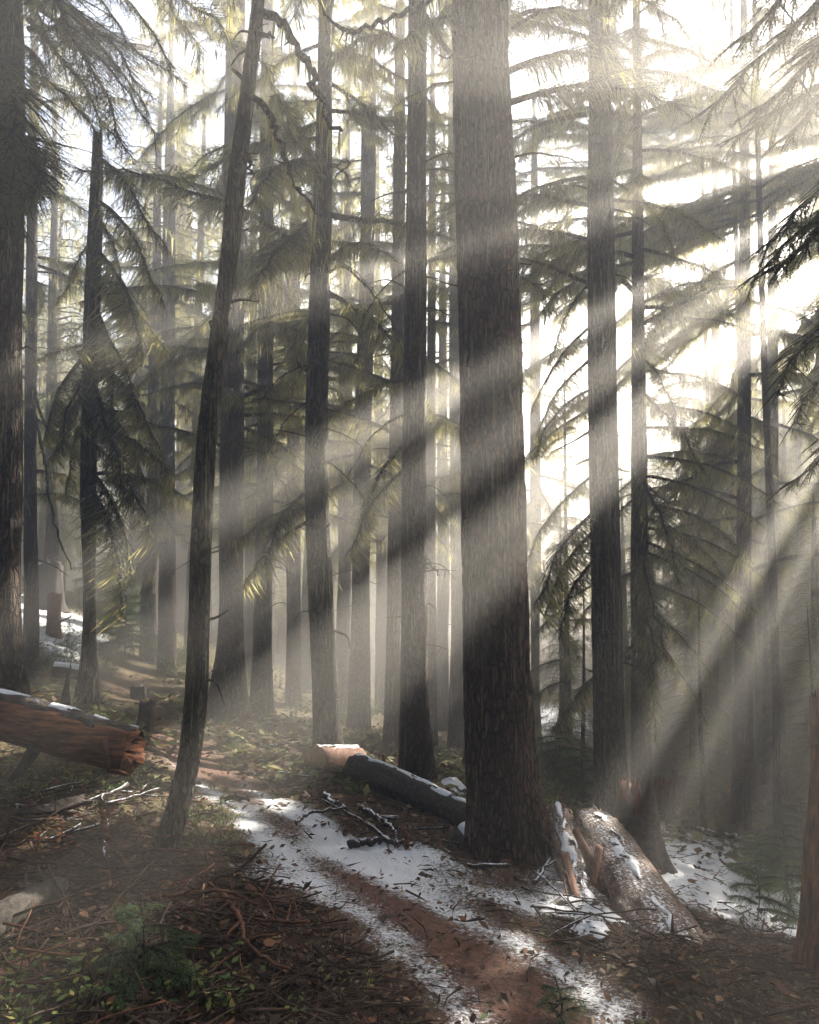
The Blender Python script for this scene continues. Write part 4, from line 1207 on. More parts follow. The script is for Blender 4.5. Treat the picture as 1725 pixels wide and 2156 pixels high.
def log_tube(path, r0, r1, seed, sides=36, rough=.10, ragged=(0, 0), freq=3.0, squash=1.0, mi=0):
    n = len(path)
    th = np.linspace(0, 2 * math.pi, sides, endpoint=False)
    s = np.linspace(0, np.linalg.norm(path[-1] - path[0]), n)
    A, S = np.meshgrid(th, s)
    q = np.stack([np.cos(A) * freq, np.sin(A) * freq, S * 3 + seed], -1).reshape(-1, 3)
    D = 1 + rough * 2 * (fbm(q, 3) - .5) + rough * (vnoise(q * np.array([4, 4, 1.0])) - .5)
    D = D.reshape(A.shape)
    mb = MB()
    tube(mb, path, np.linspace(r0, r1, n), sides, mi, True, D)
    T = (path[-1] - path[0]) / np.linalg.norm(path[-1] - path[0])
    V = mb.v[0]
    jag = vnoise(np.stack([np.cos(th) * 2.6, np.sin(th) * 2.6, np.full(sides, seed + .5)], -1)) - .35
    for e, amt in enumerate(ragged):
        if amt:
            for i in range(5):
                w = 1 - i / 5
                row = i if e == 0 else n - 1 - i
                V[row * sides:(row + 1) * sides] += (T * (-1 if e == 0 else 1))[None] * (jag * amt * w)[:, None]
            V[n * sides + e] -= T * (-1 if e == 0 else 1) * amt * .35
    if squash != 1.0:
        c = path.repeat(sides, 0)
        V[:n * sides, 2] = c[:, 2] + (V[:n * sides, 2] - c[:, 2]) * squash
    return mb

def sleeve(path, r0, r1, a0, a1, off, seed, cover=.5, edge=.18, sides=22, thick=.014, sag=0.0):
    """a shell over part of a log's round, between angles a0..a1 from straight up (positive towards the viewer), with ragged edges"""
    n = len(path)
    T = np.gradient(path, axis=0); T /= np.linalg.norm(T, axis=1)[:, None]
    up = np.array([0, 0, 1.0])[None] - T * T[:, 2:3]
    up /= np.linalg.norm(up, axis=1)[:, None]
    sd_ = np.cross(T, up)
    mid = path.mean(0)
    if np.dot(sd_.mean(0), np.array([0, 0, CAM_H]) - mid) < 0: sd_ = -sd_
    u = np.linspace(0, 1, sides)
    rr = np.linspace(r0, r1, n)
    sarc = np.linspace(0, np.linalg.norm(path[-1] - path[0]), n)
    lo = a0 + edge * 2 * (vnoise(np.stack([sarc * 7, sarc * 0, np.full(n, seed)], -1)) - .5)
    hi = a1 + edge * 2 * (vnoise(np.stack([sarc * 7, sarc * 0 + 5, np.full(n, seed + 9.)], -1)) - .5)
    ang = lo[:, None] * (1 - u)[None] + hi[:, None] * u[None]
    nz = fbm(np.stack([ang * 3, np.repeat(sarc[:, None], sides, 1) * 9, np.full(ang.shape, seed * 1.7)], -1).reshape(-1, 3), 3).reshape(ang.shape)
    prof = np.sin(np.clip(u, 0, 1) * math.pi)[None] ** .5
    R = rr[:, None] + off + thick * prof * (.5 + nz) - .02 * (1 - prof)
    V = path[:, None, :] + R[..., None] * (np.cos(ang)[..., None] * up[:, None] + np.sin(ang)[..., None] * sd_[:, None])
    i = np.arange(n - 1)[:, None] * sides
    j = np.arange(sides - 1)[None, :]
    q = np.stack([i + j, i + j + 1, i + sides + j + 1, i + sides + j], -1).reshape(-1, 4)
    keep = nz.reshape(-1)[q].mean(1) > cover
    mb = MB()
    mb.add(V.reshape(-1, 3), q[keep])
    return mb

def thing_at(name, label, cat, loc, group=None):
    return empty(name, tuple(float(v) for v in loc), label, cat, group)

def part(name, mb, m, root, smooth=True):
    L = np.array(root.matrix_basis.translation)
    mb.v = [v - L for v in mb.v]
    return mb.build(name, m, root, smooth)

# red broken log at the picture edge
a, b = P(-140, 1478, 5.7), P(272, 1580, 5.3)
r = thing_at('broken_log', 'thick broken log with bare red wood on its side and snow along its bark', 'log', ((a + b) / 2))
pt = log_path(a, b, 60, .01, 1)
part('wood', log_tube(pt, .148, .136, 3, 40, .14, (0, .14)), M['red_wood'], r)
part('bark', sleeve(pt, .148, .136, -2.4, .62, .004, 4, -1, .30, 40, .020), M['log_bark_bare'], r)
part('snow_cap', sleeve(pt, .148, .136, -.62, .02, .018, 6, .46, .4, 16, .012), M['snow'], r)
sb = MB()
p0 = P(75, 1590, 5.4)
tube(sb, smooth_path([p0 + [0, 0, .06], p0 + [-.06, -.03, -.06], p0 + [-.14, -.06, -.15]], 10), np.linspace(.05, .02, 10), 8)
part('broken_stub', sb, M['log_bark_bare'], r)
sb = MB()
p0 = P(218, 1575, 5.2)
tube(sb, [p0 + [0, 0, .05], p0 + [.03, 0, -.05], p0 + [.045, 0, -.13]], [.022, .018, .010], 7)
part('broken_stub', sb, M['stick_red'], r)
for k in range(7):
    sp = MB()
    p0 = b + np.array([random.uniform(-.03, .02), random.uniform(-.12, .10), random.uniform(-.13, .09)])
    tube(sp, [p0 - [.10, 0, -.02], p0, p0 + np.array([random.uniform(.04, .09), -.01, random.uniform(-.03, .0)])], [.018, .014, .003], 4)
    part('splinter', sp, M['red_wood'], r, False)

# sawn log and the long snow-topped log behind the path
a, b = P(664, 1645, 8.7), P(752, 1640, 9.5)
a[2] = max(a[2], h1(a[0], a[1]) + .12); b[2] = max(b[2], h1(b[0], b[1]) + .12)
r = thing_at('sawn_log', 'short sawn log, its pale cut end and lit flank facing the path', 'log', (a + b) / 2)
pt = log_path(a, b, 16, 0, 2)
part('bark', log_tube(pt, .130, .126, 8, 32, .06), M['split_bare'], r)
e = MB()
T = (a - b) / np.linalg.norm(a - b)
tube(e, [a - T * .01, a + T * .012], [.127, .123], 32)
part('cut_end', e, M['pale_wood'], r, False)
part('snow_cap', sleeve(pt, .130, .126, -.7, .3, .006, 16, .38, .25, 14, .018), M['snow'], r)
a, b = P(748, 1650, 8.7), P(985, 1757, 7.3)
a[2] = max(a[2], h1(a[0], a[1]) + .13); b[2] = max(b[2], h1(b[0], b[1]) + .09)
r = thing_at('fallen_log', 'long dark fallen log, a line of snow on top, pointing at the giant trunk', 'log', (a + b) / 2)
pt = log_path(a, b, 50, .01, 3)
part('bark', log_tube(pt, .145, .120, 12, 36, .10, (.05, .04)), M['log_bark_bare'], r)
part('snow_cap', sleeve(pt, .145, .120, -.7, .02, .008, 21, .40, .35, 18, .016), M['snow'], r)
for k in range(3):
    sp = MB(); p0 = pt[12 + k * 13] + np.array([0, -.12, .02])
    tube(sp, [p0, p0 + np.array([random.uniform(-.05, .05), -.08, random.uniform(-.03, .05)])], [.018, .010], 6)
    part('knot_stub', sp, M['log_bark_bare'], r)
a, b = P(930, 1690, 8.2), P(1010, 1725, 7.6)
r = thing_at('fallen_log', 'thin snowy log lying behind the long dark fallen log', 'log', (a + b) / 2)
pt = log_path(a, b, 20, 0, 4)
part('bark', log_tube(pt, .06, .05, 5, 20, .12), M['log_bark_bare'], r); part('snow_cap', sleeve(pt, .06, .05, -.9, .6, .004, 5, .36, .3, 12, .018), M['snow'], r)
a, b = P(975, 1765, 6.9), P(1005, 1800, 6.6)
r = thing_at('log_chunk', 'snow-capped chunk of wood at the foot of the giant trunk', 'log', (a + b) / 2)
pt = log_path(a, b, 14, 0, 5)
part('wood', log_tube(pt, .10, .09, 6, 24, .2), M['log_bark_bare'], r); part('snow_cap', sleeve(pt, .10, .09, -.9, .7, .004, 8, .30, .3, 14, .03), M['snow'], r)
# log behind the slim trunk
a, b = P(112, 1412, 10.2), P(192, 1420, 10.3)
r = thing_at('fallen_log', 'pale snow-dusted log lying behind the slim snapped trunk', 'log', (a + b) / 2)
pt = log_path(a, b, 24, 0, 6)
part('bark', log_tube(pt, .085, .08, 7, 24, .12), M['grey_wood'], r); part('snow_cap', sleeve(pt, .085, .08, -1.0, .8, .005, 9, .25, .25, 14, .02), M['snow'], r)
# grey mossy log in the front corner
a, b = P(-70, 1985, 3.0), P(118, 1868, 3.6)
r = thing_at('fallen_log', 'grey weathered log lying in brush by the front picture edge', 'log', (a + b) / 2)
pt = log_path(a, b, 40, .02, 7)
part('bark', log_tube(pt, .058, .05, 9, 28, .14, (0, .06)), M['grey_wood'], r)
a, b = P(-40, 2085, 2.75), P(45, 2035, 3.0)
r = thing_at('fallen_log', 'short reddish log piece below the grey weathered log', 'log', (a + b) / 2)
part('wood', log_tube(log_path(a, b, 20, 0, 8), .035, .03, 11, 20, .16, (0, .05)), M['split_bare'], r)

# the big split log with a jagged upper end
a, b = P(1250, 1752, 6.7), P(1440, 2040, 4.5)
r = thing_at('split_log', 'wide split log with a jagged upper end and patchy snow, beside the giant trunk', 'log', (a + b) / 2)
pt = log_path(a, b, 70, .0, 9)
part('wood', log_tube(pt, .25, .22, 14, 48, .10, (.34, .1), 3.5, .62), M['split_wood'], r)
part('snow_cap', sleeve(pt, .25, .22, -.55, .35, -.085, 31, .56, .6, 34, .012), M['snow'], r)
T = (a - b) / np.linalg.norm(a - b)
sx = np.cross(T, [0, 0, 1]); sx /= np.linalg.norm(sx)
for k in range(11):
    f = (k - 5) / 5
    p0 = a + sx * f * .22 + np.array([0, 0, .12 * (1 - f * f)]) - T * .22
    ln = random.uniform(.22, .46)
    sp = MB()
    tube(sp, [p0, p0 + T * ln * .6 + [0, 0, random.uniform(0, .03)], p0 + T * ln + [0, 0, random.uniform(0, .06)]], [.032, .026, .004], 5)
    part('splinter', sp, M['split_wood'], r, False)
a, b = P(1172, 1715, 6.9), P(1262, 1985, 4.9)
r = thing_at('rotten_log', 'narrow snow-strewn rotten log between the giant trunk and the split log', 'log', (a + b) / 2)
pt = log_path(a, b, 60, -.01, 10)
part('wood', log_tube(pt, .12, .10, 19, 32, .22, (.18, .1), 3.5, .7), M['split_wood'], r)
part('snow_cap', sleeve(pt, .115, .10, -.6, .8, -.02, 33, .54, .5, 26, .012), M['snow'], r)
for k in range(5):
    sp = MB(); f = (k - 2) / 2
    p0 = a + sx * f * .09 + np.array([0, 0, .03])
    tube(sp, [p0 - T * .1, p0 + T * .1, p0 + T * random.uniform(.2, .32)], [.026, .02, .003], 5)
    part('splinter', sp, M['split_bare'], r, False)
for (q0, q1, d0, d1, w, lab) in [((1262, 1785), (1243, 1893), 5.75, 5.45, .030, 'reddish plank-like slab leaning on the side of the split log'), ((1212, 1752), (1272, 1850), 6.1, 5.6, .028, 'brown sliver of wood lying between the two rotten logs'),
                              ((1412, 2062), (1570, 2100), 4.0, 3.75, .04, 'long flat brown slab of wood on the front slope below the split log'), ((1190, 1800), (1228, 1950), 5.7, 4.95, .03, 'long reddish slat of wood on the narrow rotten log')]:
    a, b = P(*q0, d0), P(*q1, d1)
    mb = log_tube(log_path(a, b, 14, 0, 3), w, w * .8, q0[0], 8, .3, (.05, .05))
    m_ = mb.build('wood_slab', M['split_bare'], None)
    m_.data.transform(Matrix.Translation(-Vector((a + b) / 2))); m_.location = (a + b) / 2
    tag(m_, lab, 'slab')

# stumps
def stump(label, px, py, d, rad, h, mname, seed, ragged=.1, lean=(0, 0), spikes=0, prof=None, name='stump', snow=False, smat=None):
    p = P(px, py, d)
    z = h1(p[0], p[1])
    r = thing_at(name, label, 'stump', (p[0], p[1], z))
    n = 26
    t = np.linspace(0, 1, n)
    path = np.stack([p[0] + lean[0] * t, p[1] + lean[1] * t, z - .12 + (h + .12) * t], -1)
    rr = rad * (1 + .55 * np.exp(-t * 5)) if prof is None else rad * np.interp(t, prof[0], prof[1])
    sides = 30
    th = np.linspace(0, 2 * math.pi, sides, endpoint=False)
    A, Z = np.meshgrid(th, t * h)
    q = np.stack([np.cos(A) * 3, np.sin(A) * 3, Z * 2 + seed], -1).reshape(-1, 3)
    D = (1 + .30 * (fbm(q, 3) - .5) + .14 * (vnoise(q * np.array([3, 3, .6])) - .5)).reshape(A.shape)
    mb = MB()
    tube(mb, path, rr, sides, 0, True, D)
    V = mb.v[0]
    jag = vnoise(np.stack([np.cos(th) * 2.4, np.sin(th) * 2.4, np.full(sides, seed + .5)], -1)) - .5
    for i in range(8):
        V[(n - 1 - i) * sides:(n - i) * sides, 2] += jag * ragged * 2 * (1 - i / 8)
    V[-1, 2] -= ragged * .5
    part('wood', mb, M[mname], r)
    for k in range(spikes):
        a_ = random.uniform(0, 6.28); q0 = path[-1] + rr[-1] * .8 * np.array([math.cos(a_), math.sin(a_), 0])
        sp = MB(); tube(sp, [q0 - [0, 0, .12], q0, q0 + np.array([random.uniform(-.02, .02), 0, random.uniform(.05, .16)])], [rad * .22, rad * .16, .003], 5)
        part('splinter', sp, M[smat or mname], r, False)
    if snow:
        sp = MB(); tube(sp, [path[-1] - [0, 0, .01], path[-1] + [0, 0, .02]], [rr[-1] * .8, rr[-1] * .6], 14)
        part('snow_cap', sp, M['snow'], r)
    return r
stump('rotten dark stump leaning at the edge of the footpath', 302, 1545, 9.2, .085, .30, 'log_bark_bare', 3, .06, (.04, .02))
stump('small square dark stump beside the upper bend of the footpath', 291, 1462, 14, .13, .22, 'log_bark_bare', 4, .03)
stump('thin pointed dark snag beside the foot of the slim snapped trunk', 135, 1495, 8.2, .05, .36, 'log_bark_bare', 5, .12, (.03, 0), 2, ((0, .3, .6, 1), (2.0, 1.2, .8, .25)), name='snag')
stump('tall pale broken stump on the snowy hillside', 98, 1305, 19, .33, 1.0, 'grey_wood', 6, .16, (0, 0), 3, snow=True)
stump('dark waist-high stump standing in the hillside snow', 112, 1352, 16.5, .13, .85, 'rot_wood', 7, .06)
stump('jagged dark stump with orange broken edges behind the split log', 1358, 1850, 6.9, .16, .50, 'log_bark_bare', 8, .32, (-.05, .05), 12, smat='rot_wood')
stump('tall spiky rotten red snag at the front picture edge', 1742, 2075, 4.0, .105, 1.24, 'rot_wood', 9, .34, (-.02, 0), 9, ((0, .12, .3, .5, .58, .66, .8, .92, 1.0), (2.3, 1.5, 1.05, .80, .72, .50, .36, .26, .14)), name='snag')
stump('thin lit broken post beside the straight dark trunk', 808, 1612, 9.6, .018, .24, 'red_wood', 10, .02, name='snag')
stump('low reddish rotten stump lost in the shade of the far slope', 1400, 1735, 12, .14, .55, 'rot_wood', 11, .12, (0, 0), 3)
stump('second rotten stump in the shade, right of the low reddish one', 1432, 1730, 13.5, .12, .6, 'rot_wood', 12, .12, (0, 0), 2)

# ------------------------------------------------------------------ sticks and brush
def stick_mesh(seed, L, r, side=2, m='stick', curl=.12, name='fallen_stick'):
    rs = np.random.default_rng(seed)
    n = 9
    t = np.linspace(0, 1, n)
    p = np.stack([(t - .5) * L, np.cumsum(rs.normal(0, curl * L / n, n)), np.cumsum(rs.normal(0, curl * .6 * L / n, n))], -1)
    mb = MB()
    tube(mb, p, r * np.interp(t, [0, 1], [1, .4]), 5)
    for k in range(side):
        i = rs.integers(2, 7)
        l = L * rs.uniform(.15, .45)
        sgn = rs.choice([-1, 1])
        d = np.array([.75, sgn * .6, rs.uniform(-.1, .5)])
        tube(mb, [p[i], p[i] + d * l * .5 + rs.normal(0, .01, 3), p[i] + d * l + rs.normal(0, .02, 3)], [r * .6, r * .42, r * .2], 4)
    return mb.mesh(name, M[m], True)
def scatter_px(n, poly, dens_seed):
    """points spread over an image region of the ground: (px0, py0, px1, py1)"""
    rs = np.random.default_rng(dens_seed)
    out = []
    while len(out) < n:
        px, py = rs.uniform(poly[0], poly[2]), rs.uniform(poly[1], poly[3])
        q = hit(px, py)
        if q is not None: out.append(q)
    return out
def hit(px, py):
    rr = ray(px, py)
    lo, d = 1.2, 1.2
    for k in range(60):
        p = np.array([0, 0, CAM_H]) + rr * (d / rr[1])
        if p[2] < Hb1(p[0], p[1]):
            lo_, hi_ = d / 1.09, d
            for _ in range(7):
                md = (lo_ + hi_) / 2
                p = np.array([0, 0, CAM_H]) + rr * (md / rr[1])
                if p[2] < Hb1(p[0], p[1]): hi_ = md
                else: lo_ = md
            return p
        d *= 1.09
    return None
def Hb1(x, y):
    return float(Hbase(x, y)[0])
STK = {'brown': [stick_mesh(300 + k, random.uniform(.35, .8), random.uniform(.005, .010), random.randrange(0, 4)) for k in range(8)],
       'red': [stick_mesh(320 + k, random.uniform(.35, .7), random.uniform(.005, .009), random.randrange(0, 3), 'stick_red') for k in range(4)],
       'snow': [stick_mesh(340 + k, random.uniform(.35, .8), random.uniform(.008, .016), random.randrange(0, 3), 'stick_snow') for k in range(6)]}
rs_ = np.random.default_rng(77)
def put_sticks(n, box, kinds, label, group, lift=.05, seed=1, smin=.5, smax=1.1, yaw=None):
    pts = scatter_px(n, box, seed)
    zz = H([p[0] for p in pts], [p[1] for p in pts])
    td = trail_dist(np.array([p[0] for p in pts]), np.array([p[1] for p in pts]))
    for k, p in enumerate(pts):
        if td[k] < .62: continue
        kd = kinds[rs_.integers(len(kinds))]
        me = STK[kd][rs_.integers(len(STK[kd]))]
        o = link('fallen_stick', me)
        o.location = (p[0], p[1], zz[k] + rs_.uniform(.005, lift))
        o.rotation_euler = (rs_.uniform(0, 6.28), rs_.normal(0, .16), rs_.uniform(0, 6.28) if yaw is None else rs_.normal(yaw, .5))
        o.scale = (rs_.uniform(smin, smax),) * 3
        tag(o, label, 'stick', group)
put_sticks(76, (40, 1790, 640, 2000), ['brown', 'brown', 'red'], 'dead stick tangled in the dark brush between the grey log and the path', 'sticks in the brush by the leaning tree', .12, 1)
put_sticks(46, (-20, 1980, 700, 2170), ['brown', 'red', 'brown'], 'dead stick on the leafy ground at the front, below the brush tangle', 'sticks on the leafy front ground', .07, 2, .4, .8)
put_sticks(26, (0, 1640, 330, 1790), ['brown', 'snow'], 'dead stick on the bank between the red broken log and the brush', 'sticks on the bank below the broken log', .06, 3)
put_sticks(20, (600, 1690, 985, 1830), ['snow', 'snow', 'brown'], 'snow-dusted stick in the debris between the path and the long fallen log', 'snowy sticks below the fallen log', .03, 4, .6, 1.3, 2.6)
put_sticks(50, (960, 1830, 1400, 2120), ['brown', 'snow', 'red'], 'dead stick on the slope between the path and the split log', 'sticks on the slope below the split log', .06, 5, .5, 1.1)
put_sticks(26, (1300, 1960, 1740, 2160), ['red', 'brown', 'red'], 'reddish stick among rotten wood at the foot of the red snag', 'sticks around the red snag', .06, 6, .4, .9)
put_sticks(20, (1430, 1780, 1720, 1990), ['brown'], 'thin stick poking from the snow beyond the split log', 'sticks in the far snow patch', .08, 7, .5, 1.0)
put_sticks(22, (420, 1520, 800, 1680), ['brown', 'snow'], 'dead stick on the brown slope beyond the path', 'sticks on the slope beyond the path', .05, 8, .6, 1.4)
def stick_px(label, pts, r, m='stick', forks=()):
    P3 = [P(x, y, d) for x, y, d in pts]
    n = 24
    p = smooth_path(P3, n)
    p[1:-1] += np.random.default_rng(int(pts[0][0])).normal(0, r * .35, (n - 2, 3))
    mb = MB()
    tube(mb, p, np.linspace(r, r * .45, n), 7)
    for (i, dx, dy, dz) in forks:
        tube(mb, [p[i], p[i] + np.array([dx, dy, dz]) * .5 + [0, 0, .01], p[i] + np.array([dx, dy, dz])], [r * .7, r * .5, r * .2], 5)
    c = p.mean(0)
    mb.v = [v - c for v in mb.v]
    o = mb.build('fallen_branch', M[m], smooth=True, loc=c)
    tag(o, label, 'branch')
stick_px('long reddish branch arching out of the brush towards the path', [(318, 1888, 3.7), (390, 1882, 3.75), (467, 1876, 3.75), (545, 1906, 3.6)], .011, 'stick_red', ((6, .1, -.1, .06),))
stick_px('reddish broken bough dropping from the arching branch to the front ground', [(467, 1880, 3.7), (505, 1935, 3.4), (540, 2007, 3.1), (610, 2040, 3.0)], .012, 'stick_red', ((10, -.05, -.15, -.02), (15, .12, -.02, .03)))
stick_px('bent thin brown branch in front of the orange leaf tuft', [(218, 1777, 4.4), (245, 1795, 4.3), (275, 1830, 4.1)], .010, 'stick_red')
stick_px('upright reddish broken stem beside the snowy slab on the bank', [(225, 1765, 4.6), (218, 1720, 4.65), (210, 1690, 4.7)], .018, 'stick_red')
stick_px('long thin dark branch lying level across the brush', [(60, 1815, 4.0), (160, 1822, 3.95), (275, 1828, 3.9)], .008)
stick_px('pale thin stick lying against the split log', [(1130, 1930, 5.0), (1200, 1945, 4.9), (1318, 1957, 4.75)], .007, 'grey_wood', ((14, -.12, .12, .12),))
stick_px('forked dark branch lying across the lower end of the split log', [(1377, 1938, 4.9), (1418, 1978, 4.6), (1487, 2034, 4.2), (1560, 2090, 3.9)], .019, 'stick', ((7, .02, .05, .12), (15, .12, .08, .02)))
stick_px('curved snow-topped branch in the debris below the sawn log', [(610, 1752, 6.3), (660, 1710, 6.7), (725, 1700, 6.8)], .02, 'stick_snow')
stick_px('short snowy branch stub pointing at the sawn log', [(685, 1672, 7.6), (712, 1695, 7.2), (728, 1702, 7.0)], .03, 'stick_snow')
stick_px('snow-topped crooked branch below the middle of the fallen log', [(760, 1700, 7.0), (800, 1722, 6.8), (840, 1765, 6.4)], .026, 'stick_snow', ((10, .15, -.1, .03),))
stick_px('dark snow-topped branch lying level at the path side of the debris', [(735, 1778, 6.0), (800, 1770, 6.1), (870, 1778, 6.0)], .03, 'stick_snow')
stick_px('short upright broken stub in the snowy debris', [(857, 1785, 5.9), (855, 1760, 5.95), (850, 1735, 6.0)], .02, 'stick_red')
stick_px('low curved root lying across the path', [(466, 1684, 6.6), (490, 1678, 6.6), (525, 1682, 6.5)], .025, 'stick')
stick_px('dark slanting branch in the snow beyond the split log', [(1495, 1800, 8.8), (1530, 1820, 8.3), (1560, 1838, 8.0)], .018)
stick_px('pale fallen pole on the shaded far slope', [(1460, 1745, 11.5), (1520, 1758, 11), (1590, 1775, 10.5)], .05, 'stick_snow')
stick_px('brown branch on the litter below the giant trunk', [(1010, 1840, 5.9), (1070, 1880, 5.4), (1130, 1925, 5.0)], .02, 'stick_red')
stick_px('dead branch lying across the snow of the far hillside', [(55, 1338, 17.5), (110, 1320, 17.5), (150, 1296, 17.8)], .035, 'stick')

# snow-topped slab on the bank
a, b = P(30, 1705, 5.2), P(170, 1690, 5.5)
r = thing_at('snowy_slab', 'flat dark slab of wood under a sheet of snow below the red broken log', 'slab', (a + b) / 2)
pt = log_path(a, b, 30, -.05, 12)
part('wood', log_tube(pt, .11, .08, 23, 24, .35, (.08, .14), 3, .28), M['log_bark_bare'], r)
part('snow_cap', sleeve(pt, .10, .08, -1.0, 1.0, -.075, 41, .42, .4, 20, .012), M['snow'], r)
# lit heap of snow on the front slope
def snow_heap(label, px, py, d, rx, ry, h, seed):
    q = hit(px, py)
    n, m = 12, 28
    mb = MB()
    u = np.linspace(0, 1, n); th = np.linspace(0, 2 * math.pi, m, endpoint=False)
    U, A = np.meshgrid(u, th, indexing='ij')
    rad = 1 + .5 * (vnoise(np.stack([np.cos(A) * 1.6, np.sin(A) * 1.6, np.full(A.shape, seed)], -1).reshape(-1, 3)).reshape(A.shape) - .5)
    X = q[0] + rx * U * rad * np.cos(A); Y = q[1] + ry * U * rad * np.sin(A)
    Z = H(X.ravel(), Y.ravel()).reshape(X.shape) * .6 + .4 * h1(q[0], q[1]) + h * (1 - U ** 2) - .03 * U + .03 * (vnoise(np.stack([X * 14, Y * 14, 0 * X], -1).reshape(-1, 3)).reshape(X.shape) - .5)
    Z = np.where(U > .95, H(X.ravel(), Y.ravel()).reshape(X.shape) - .04, Z)
    i = np.arange(n - 1)[:, None] * m; j = np.arange(m)[None]; j2 = (j + 1) % m
    mb.add(np.stack([X, Y, Z], -1).reshape(-1, 3), np.stack([i + j, i + m + j, i + m + j2, i + j2], -1).reshape(-1, 4))
    mb.v = [v - q for v in mb.v]
    o = mb.build('snow_heap', M['snow'], smooth=True, loc=q)
    tag(o, label, 'snow heap')
snow_heap('small bright heap of snow on the slope below the split log', 1246, 1965, 4.7, .13, .28, .05, 1)
snow_heap('bright snow-covered lump behind the fallen log beside the giant trunk', 948, 1668, 9, .22, .2, .14, 2)

# ------------------------------------------------------------------ litter nobody could count
M['leaf_litter'] = None
def island_mat(name, stops, trans=None):
    m, nt, out = mat(name)
    g = nt.nodes.new('ShaderNodeNewGeometry')
    col = ramp(nt, g.outputs['Random Per Island'], stops, 'CONSTANT')
    b = pbr(nt, out, col, .7)
    if trans:
        t = nt.nodes.new('ShaderNodeBsdfTranslucent')
        nt.links.new(col, t.inputs[0])
        mx = nt.nodes.new('ShaderNodeMixShader'); mx.inputs[0].default_value = trans
        nt.links.new(b.outputs[0], mx.inputs[1]); nt.links.new(t.outputs[0], mx.inputs[2]); nt.links.new(mx.outputs[0], out.inputs[0])
    return m
M['leaf_litter'] = island_mat('leaf_litter', [(0, (.03, .016, .010)), (.2, (.075, .035, .02)), (.4, (.13, .06, .032)), (.55, (.05, .03, .02)), (.68, (.20, .11, .06)), (.78, (.10, .09, .035)), (.87, (.26, .19, .11)), (.95, (.10, .13, .04))], .2)
M['leaf'] = island_mat('leaf', [(0, (.06, .11, .03)), (.3, (.12, .17, .045)), (.55, (.19, .22, .06)), (.75, (.28, .26, .07)), (.9, (.09, .15, .05))], .45)
M['leaf_orange'] = island_mat('leaf_orange', [(0, (.38, .12, .03)), (.4, (.45, .20, .06)), (.7, (.30, .10, .04)), (.85, (.42, .30, .10))], .4)
M['chips'] = island_mat('chips', [(0, (.03, .014, .008)), (.3, (.09, .035, .018)), (.5, (.16, .065, .03)), (.7, (.05, .03, .02)), (.88, (.24, .13, .07))])
M['leaf_mix'] = island_mat('leaf_mix', [(0, (.05, .03, .018)), (.25, (.11, .06, .03)), (.45, (.10, .13, .035)), (.65, (.18, .19, .06)), (.8, (.26, .22, .08)), (.92, (.06, .09, .03))], .4)
def litter(name, label, n, box_list, size, m, seed, lift=.02, twigs=False, dmax=12, dmin=2.0):
    rs = np.random.default_rng(seed)
    th = rs.uniform(-.62, .62, n); d = np.exp(rs.uniform(math.log(dmin), math.log(dmax), n))
    x = np.tan(th) * d; y = d
    td = trail_dist(x, y)
    keep = (td > (.66 if size > .1 else .48)) | (rs.uniform(size=n) < (.0 if size > .1 else .04 if twigs else .22))
    keep &= rs.uniform(size=n) > np.clip(snow_at(x, y) * 2.2 - .15, 0, .85)
    x, y = x[keep], y[keep]
    z = H(x, y) + rs.uniform(.002, lift, len(x))
    k = len(x)
    yaw = rs.uniform(0, 6.28, k)
    mb = MB()
    if not twigs:
        s = size * rs.uniform(.4, 1.2, k) * np.clip(y / 5, .8, 1.5)
        u = np.stack([np.cos(yaw), np.sin(yaw), rs.normal(0, .35, k)], -1) * s[:, None]
        v = np.stack([-np.sin(yaw), np.cos(yaw), rs.normal(0, .35, k)], -1) * (s * rs.uniform(.35, .7, k))[:, None]
        c = np.stack([x, y, z], -1)
        V = np.stack([c - u, c + v * .9 + [0, 0, .004], c + u, c - v * .9 + [0, 0, .004]], 1).reshape(-1, 3)
        mb.add(V, np.arange(k * 4).reshape(-1, 4))
    else:
        s = size * rs.uniform(.3, 1.3, k)
        u = np.stack([np.cos(yaw), np.sin(yaw), rs.normal(0, .12, k)], -1) * s[:, None]
        w = (.0022 + .004 * rs.uniform(size=k) ** 2)[:, None]
        a = np.stack([-np.sin(yaw), np.cos(yaw), 0 * yaw], -1) * w
        up = np.array([0, 0, 1.0])[None] * w * 1.6
        c = np.stack([x, y, z], -1)
        mid = c + np.stack([-np.sin(yaw), np.cos(yaw), .2 + 0 * yaw], -1) * (s * rs.normal(0, .15, k))[:, None]
        V = np.stack([c - u - a, c - u + a, c - u + up, mid - a, mid + a, mid + up, c + u], 1).reshape(-1, 3)
        b = (np.arange(k) * 7)[:, None, None]
        q = np.array([[0, 1, 4, 3], [1, 2, 5, 4], [2, 0, 3, 5]])[None] + b
        t = np.array([[3, 4, 6], [4, 5, 6], [5, 3, 6]])[None] + b
        mb.add(V, q.reshape(-1, 4), t.reshape(-1, 3))
    tag(mb.build(name, m), label, None, None, 'stuff')
litter('leaf_litter', 'fallen leaves and bark flakes strewn over the forest floor', 42000, None, .024, M['leaf_litter'], 5)
litter('far_leaf_litter', 'low leaves and litter over the far slopes', 30000, None, .05, M['leaf_mix'], 15, .10, False, 30, 8)
litter('bark_chips', 'dark and reddish bark chips lying in the litter', 3800, None, .042, M['chips'], 25, .03, False, 9)
litter('brush_litter', 'tangle of dead brushwood twigs over the forest floor', 650, None, .18, M['stick'], 8, .06, True, 8)
litter('twig_litter', 'fine dead twigs scattered over the forest floor', 15000, None, .085, M['stick'], 6, .035, True)
